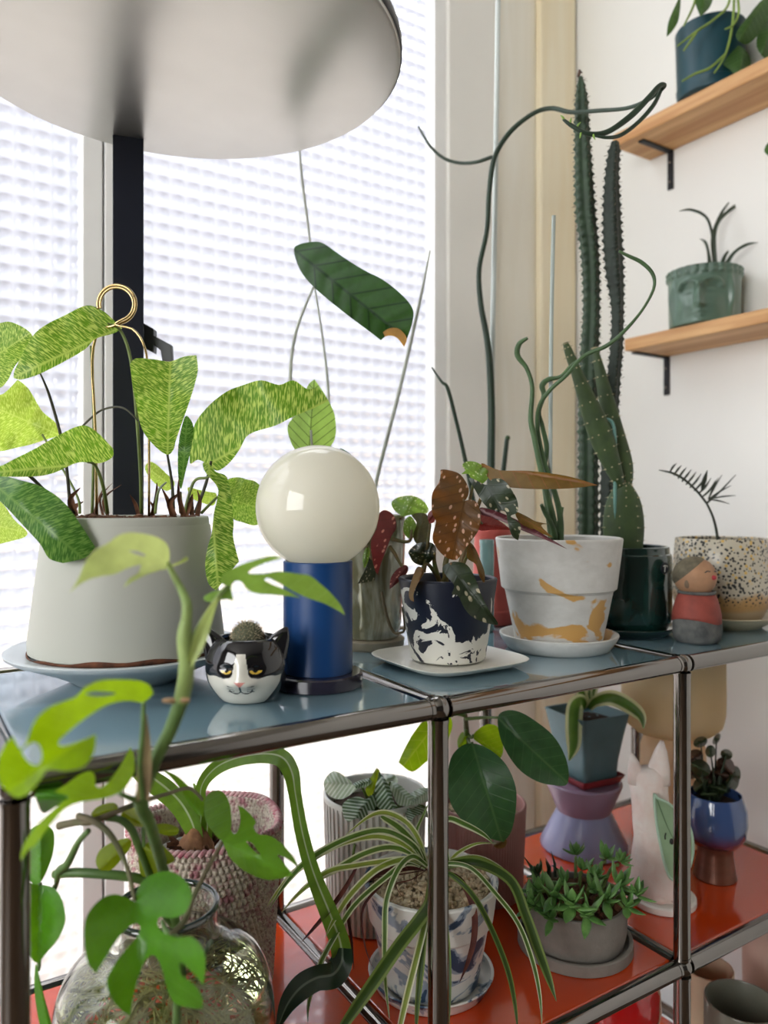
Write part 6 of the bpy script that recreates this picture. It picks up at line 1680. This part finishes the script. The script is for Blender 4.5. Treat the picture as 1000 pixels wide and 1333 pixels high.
sl(M['spd'], [(590, 255), (625, 200), (640, 220), (645, 260)], (.85, .82), 5, .3)
sl(M['dead'], [(330, 255), (290, 330), (240, 400), (180, 470), (138, 517)], (.79, .76), 4.5, .3, .6, 'dry_leaf')
sl(M['dead'], [(560, 265), (440, 270), (330, 330), (300, 400), (312, 520), (318, 610)], (.83, .775), 4, .3, .7, 'dry_leaf')
sl(M['dead'], [(570, 270), (470, 240), (420, 310), (350, 400), (355, 520), (380, 600)], (.83, .77), 2.6, .3, .7, 'dry_leaf')
sl(M['dead'], [(600, 270), (680, 300), (728, 400), (730, 500), (710, 580), (680, 655)], (.82, .765), 6, .2, .4, 'dry_leaf')
for i in range(9):
    rr = random.Random(i + 40); a = rr.uniform(380, 560); b = rr.uniform(230, 330)
    sl(M['dead'], [(565, 270), ((a + 565) / 2, b - 15), (a, b), (a - rr.uniform(-20, 30), b + 40)], (.84, .80), 1.2, 0, .5, 'dry_strand')

# ------------------------------------------------------------------ trailing succulents in the low bowl
M['suc'] = pm('succulent_green', S(116, 158, 84), .35, var=.12, scale=60, col2=S(64, 108, 50), spec=.5)
M['suc_dk'] = pm('succulent_dark', S(58, 88, 46), .4, var=.15, scale=60)
def suc_leaf(p, d, L, w):
    """one fleshy pointed leaf, thick in the middle, curving up at the tip"""
    side = d.cross(Vector((0, 0, 1))); side = side.normalized() if side.length > .01 else Vector((1, 0, 0))
    up = side.cross(d).normalized(); vs = []; fs = []; seg = 8
    prof = [(0, .25, .25), (.2, .8, .7), (.45, 1.0, .75), (.7, .72, .55), (.9, .3, .28), (1.0, .03, .03)]
    for s, a, b in prof:
        c = p + d * (L * s) + up * (L * .22 * s * s)
        for j in range(seg):
            t = 2 * PI * j / seg
            vs.append(c + side * (w * a * math.cos(t)) + up * (w * .42 * b * math.sin(t)))
    for i in range(len(prof) - 1):
        for j in range(seg): fs.append((i * seg + j, i * seg + (j + 1) % seg, (i + 1) * seg + (j + 1) % seg, (i + 1) * seg + j))
    fs.append(tuple(range(seg))[::-1])
    return MB().add(vs, fs)
rnd = random.Random(77)
ros = [(702, 1160, .885, 1.0), (722, 1165, .865, 1.15), (745, 1178, .85, 1.2), (765, 1190, .845, 1.0), (788, 1172, .87, 1.0), (805, 1152, .90, 1.05), (816, 1180, .875, .9), (693, 1178, .87, .9), (735, 1150, .90, .9), (775, 1142, .92, .85), (758, 1132, .95, .8), (790, 1118, .97, .9), (700, 1138, .93, .6), (808, 1122, .95, .7), (750, 1112, 1.0, .7), (828, 1165, .885, .8), (718, 1195, .85, .8), (772, 1158, .895, .8)]
top_z = ZM + .0062 + .050
for k, (u, v, Z, s) in enumerate(ros):
    c = P(u, v, Z)
    out = Vector((c.x - rc[0], c.y - rc[1], 0)); out = out.normalized() if out.length > 1e-3 else Vector((0, -1, 0))
    axis = (Vector((0, 0, 1)) + out * min(1.2, (Vector((c.x - rc[0], c.y - rc[1])).length / .05))).normalized()
    e1 = axis.orthogonal().normalized(); e2 = axis.cross(e1)
    root = Vector((rc[0], rc[1], top_z - .004)) * .45 + Vector((c.x, c.y, top_z - .004)) * .55
    w = Vector((root.x - rc[0], root.y - rc[1]))
    if w.length > .046: w = w.normalized() * .046; root = Vector((rc[0] + w.x, rc[1] + w.y, root.z))
    mid = (root + c) / 2 + Vector((0, 0, .010))
    MB().tube([Vector(q) for q in spline([tuple(root), tuple(mid), tuple(c - axis * .004)], 4)], .0021, 7).build('stem', M['petiole'], succ)
    n = rnd.randint(6, 9)
    for j in range(n):
        a = 2.39996 * j + k; t = j / n
        d = ((e1 * math.cos(a) + e2 * math.sin(a)) * (1.0 - .75 * t) + axis * (.15 + .9 * t)).normalized()
        suc_leaf(c, d, .029 * s * (1 - .35 * t) * rnd.uniform(.8, 1.15), .0058 * s).build('leaf', M['suc'] if k not in (12,) else M['suc_dk'], succ)
for k in range(7):   # withered shoots at the back
    a = rnd.uniform(0, 2 * PI); p = P(705 + rnd.uniform(-14, 40), 1142, .95 + rnd.uniform(-.02, .02))
    q = p + Vector((rnd.uniform(-.012, .012), rnd.uniform(-.012, .012), rnd.uniform(.012, .03)))
    strap3([p, (p + q) / 2 + Vector((.003, 0, 0)), q], [.0024, .002, .0003], .6, rnd.uniform(-1, 1), 2).build('dry_shoot', M['dark_stem'], succ)
pebbles(rc, .052, top_z - .002, M['bark'], succ, 'bark_chips', 120, .0048, 19)

# ------------------------------------------------------------------ strap-leaved plant in the square planter
M['gas'] = leafmat('striped_strap', S(84, 122, 50), S(120, 156, 60), 'stripe', S(222, 222, 170), .35, .35, vw=-1)
def gl_(pts, w, roll=0., fold=.35):
    strap(pts, w, fold, roll, 6, 3).build('leaf', M['gas'], aloe)
gl_([(762, 922, 1.18), (757, 912, 1.165), (748, 920, 1.145), (746, 945, 1.13), (746, 970, 1.125), (741, 990, 1.12)], [5, 8, 11, 11, 9, 1], 0)
gl_([(766, 922, 1.18), (776, 912, 1.16), (796, 908, 1.14), (818, 918, 1.12), (834, 932, 1.11), (838, 948, 1.105)], [5, 8, 10, 10, 7, 1], .1)
gl_([(763, 922, 1.18), (758, 905, 1.175), (752, 888, 1.17), (748, 874, 1.165)], [5, 7, 6, 1])
gl_([(766, 922, 1.18), (770, 900, 1.19), (776, 886, 1.195), (784, 876, 1.20)], [5, 7, 5, 1])
gl_([(764, 922, 1.185), (764, 900, 1.19), (763, 880, 1.195), (765, 868, 1.20)], [5, 7, 6, 1])

# ------------------------------------------------------------------ peperomia in the goblet
M['pep'] = leafmat('peperomia_leaf', S(54, 72, 44), S(88, 104, 44), 'veins', S(96, 84, 60), .22, .35, nv=5)
M['pep_r'] = leafmat('peperomia_leaf_red', S(84, 58, 46), S(120, 80, 40), 'veins', S(110, 80, 60), .25, .35, nv=5)
def oval(cu, cv, a, b, ang, n=12):
    c, s = math.cos(ang), math.sin(ang)
    return [(cu + a * math.cos(2 * PI * i / n) * c - b * math.sin(2 * PI * i / n) * s, cv + a * math.cos(2 * PI * i / n) * s + b * math.sin(2 * PI * i / n) * c) for i in range(n)]
rnd = random.Random(91)
for i, (u, v, a, b, an, rd_) in enumerate(((912, 1000, 10, 8, .5, 0), (905, 985, 8, 7, -.4, 1), (925, 1020, 13, 10, 1.2, 0), (944, 998, 10, 9, .8, 1), (950, 1018, 11, 9, 2, 0), (937, 1008, 9, 8, .2, 1), (914, 1022, 9, 8, -.7, 0), (925, 978, 6, 5, 1.6, 0), (912, 966, 7, 5, -.4, 0), (933, 962, 3, 6, .5, 0), (946, 982, 6, 5, .4, 0), (918, 1010, 9, 8, .9, 1), (934, 1026, 9, 7, .3, 0), (900, 1005, 7, 7, .4, 1), (955, 1010, 7, 10, .2, 0), (923, 1034, 8, 6, .0, 0))):
    Z = 1.075 + rnd.uniform(-.025, .03)
    leafpart(gob, M['pep_r'] if rd_ else M['pep'], oval(u, v, a * 1.35, b * 1.35, an), (u - a * math.cos(an), v - a * math.sin(an)), (u + a * math.cos(an), v + a * math.sin(an)), Z, Z - .008, fold=.08, bow=.004, step=3)
    stempart(gob, M['dark_stem'], [(930, 1052, 1.088), ((u + 930) / 2 + rnd.uniform(-4, 4), (v + 1052) / 2, (Z + 1.088) / 2), (u, v, Z + .002)], [1.4, 1.2, .9], 'stem', 4, 6)
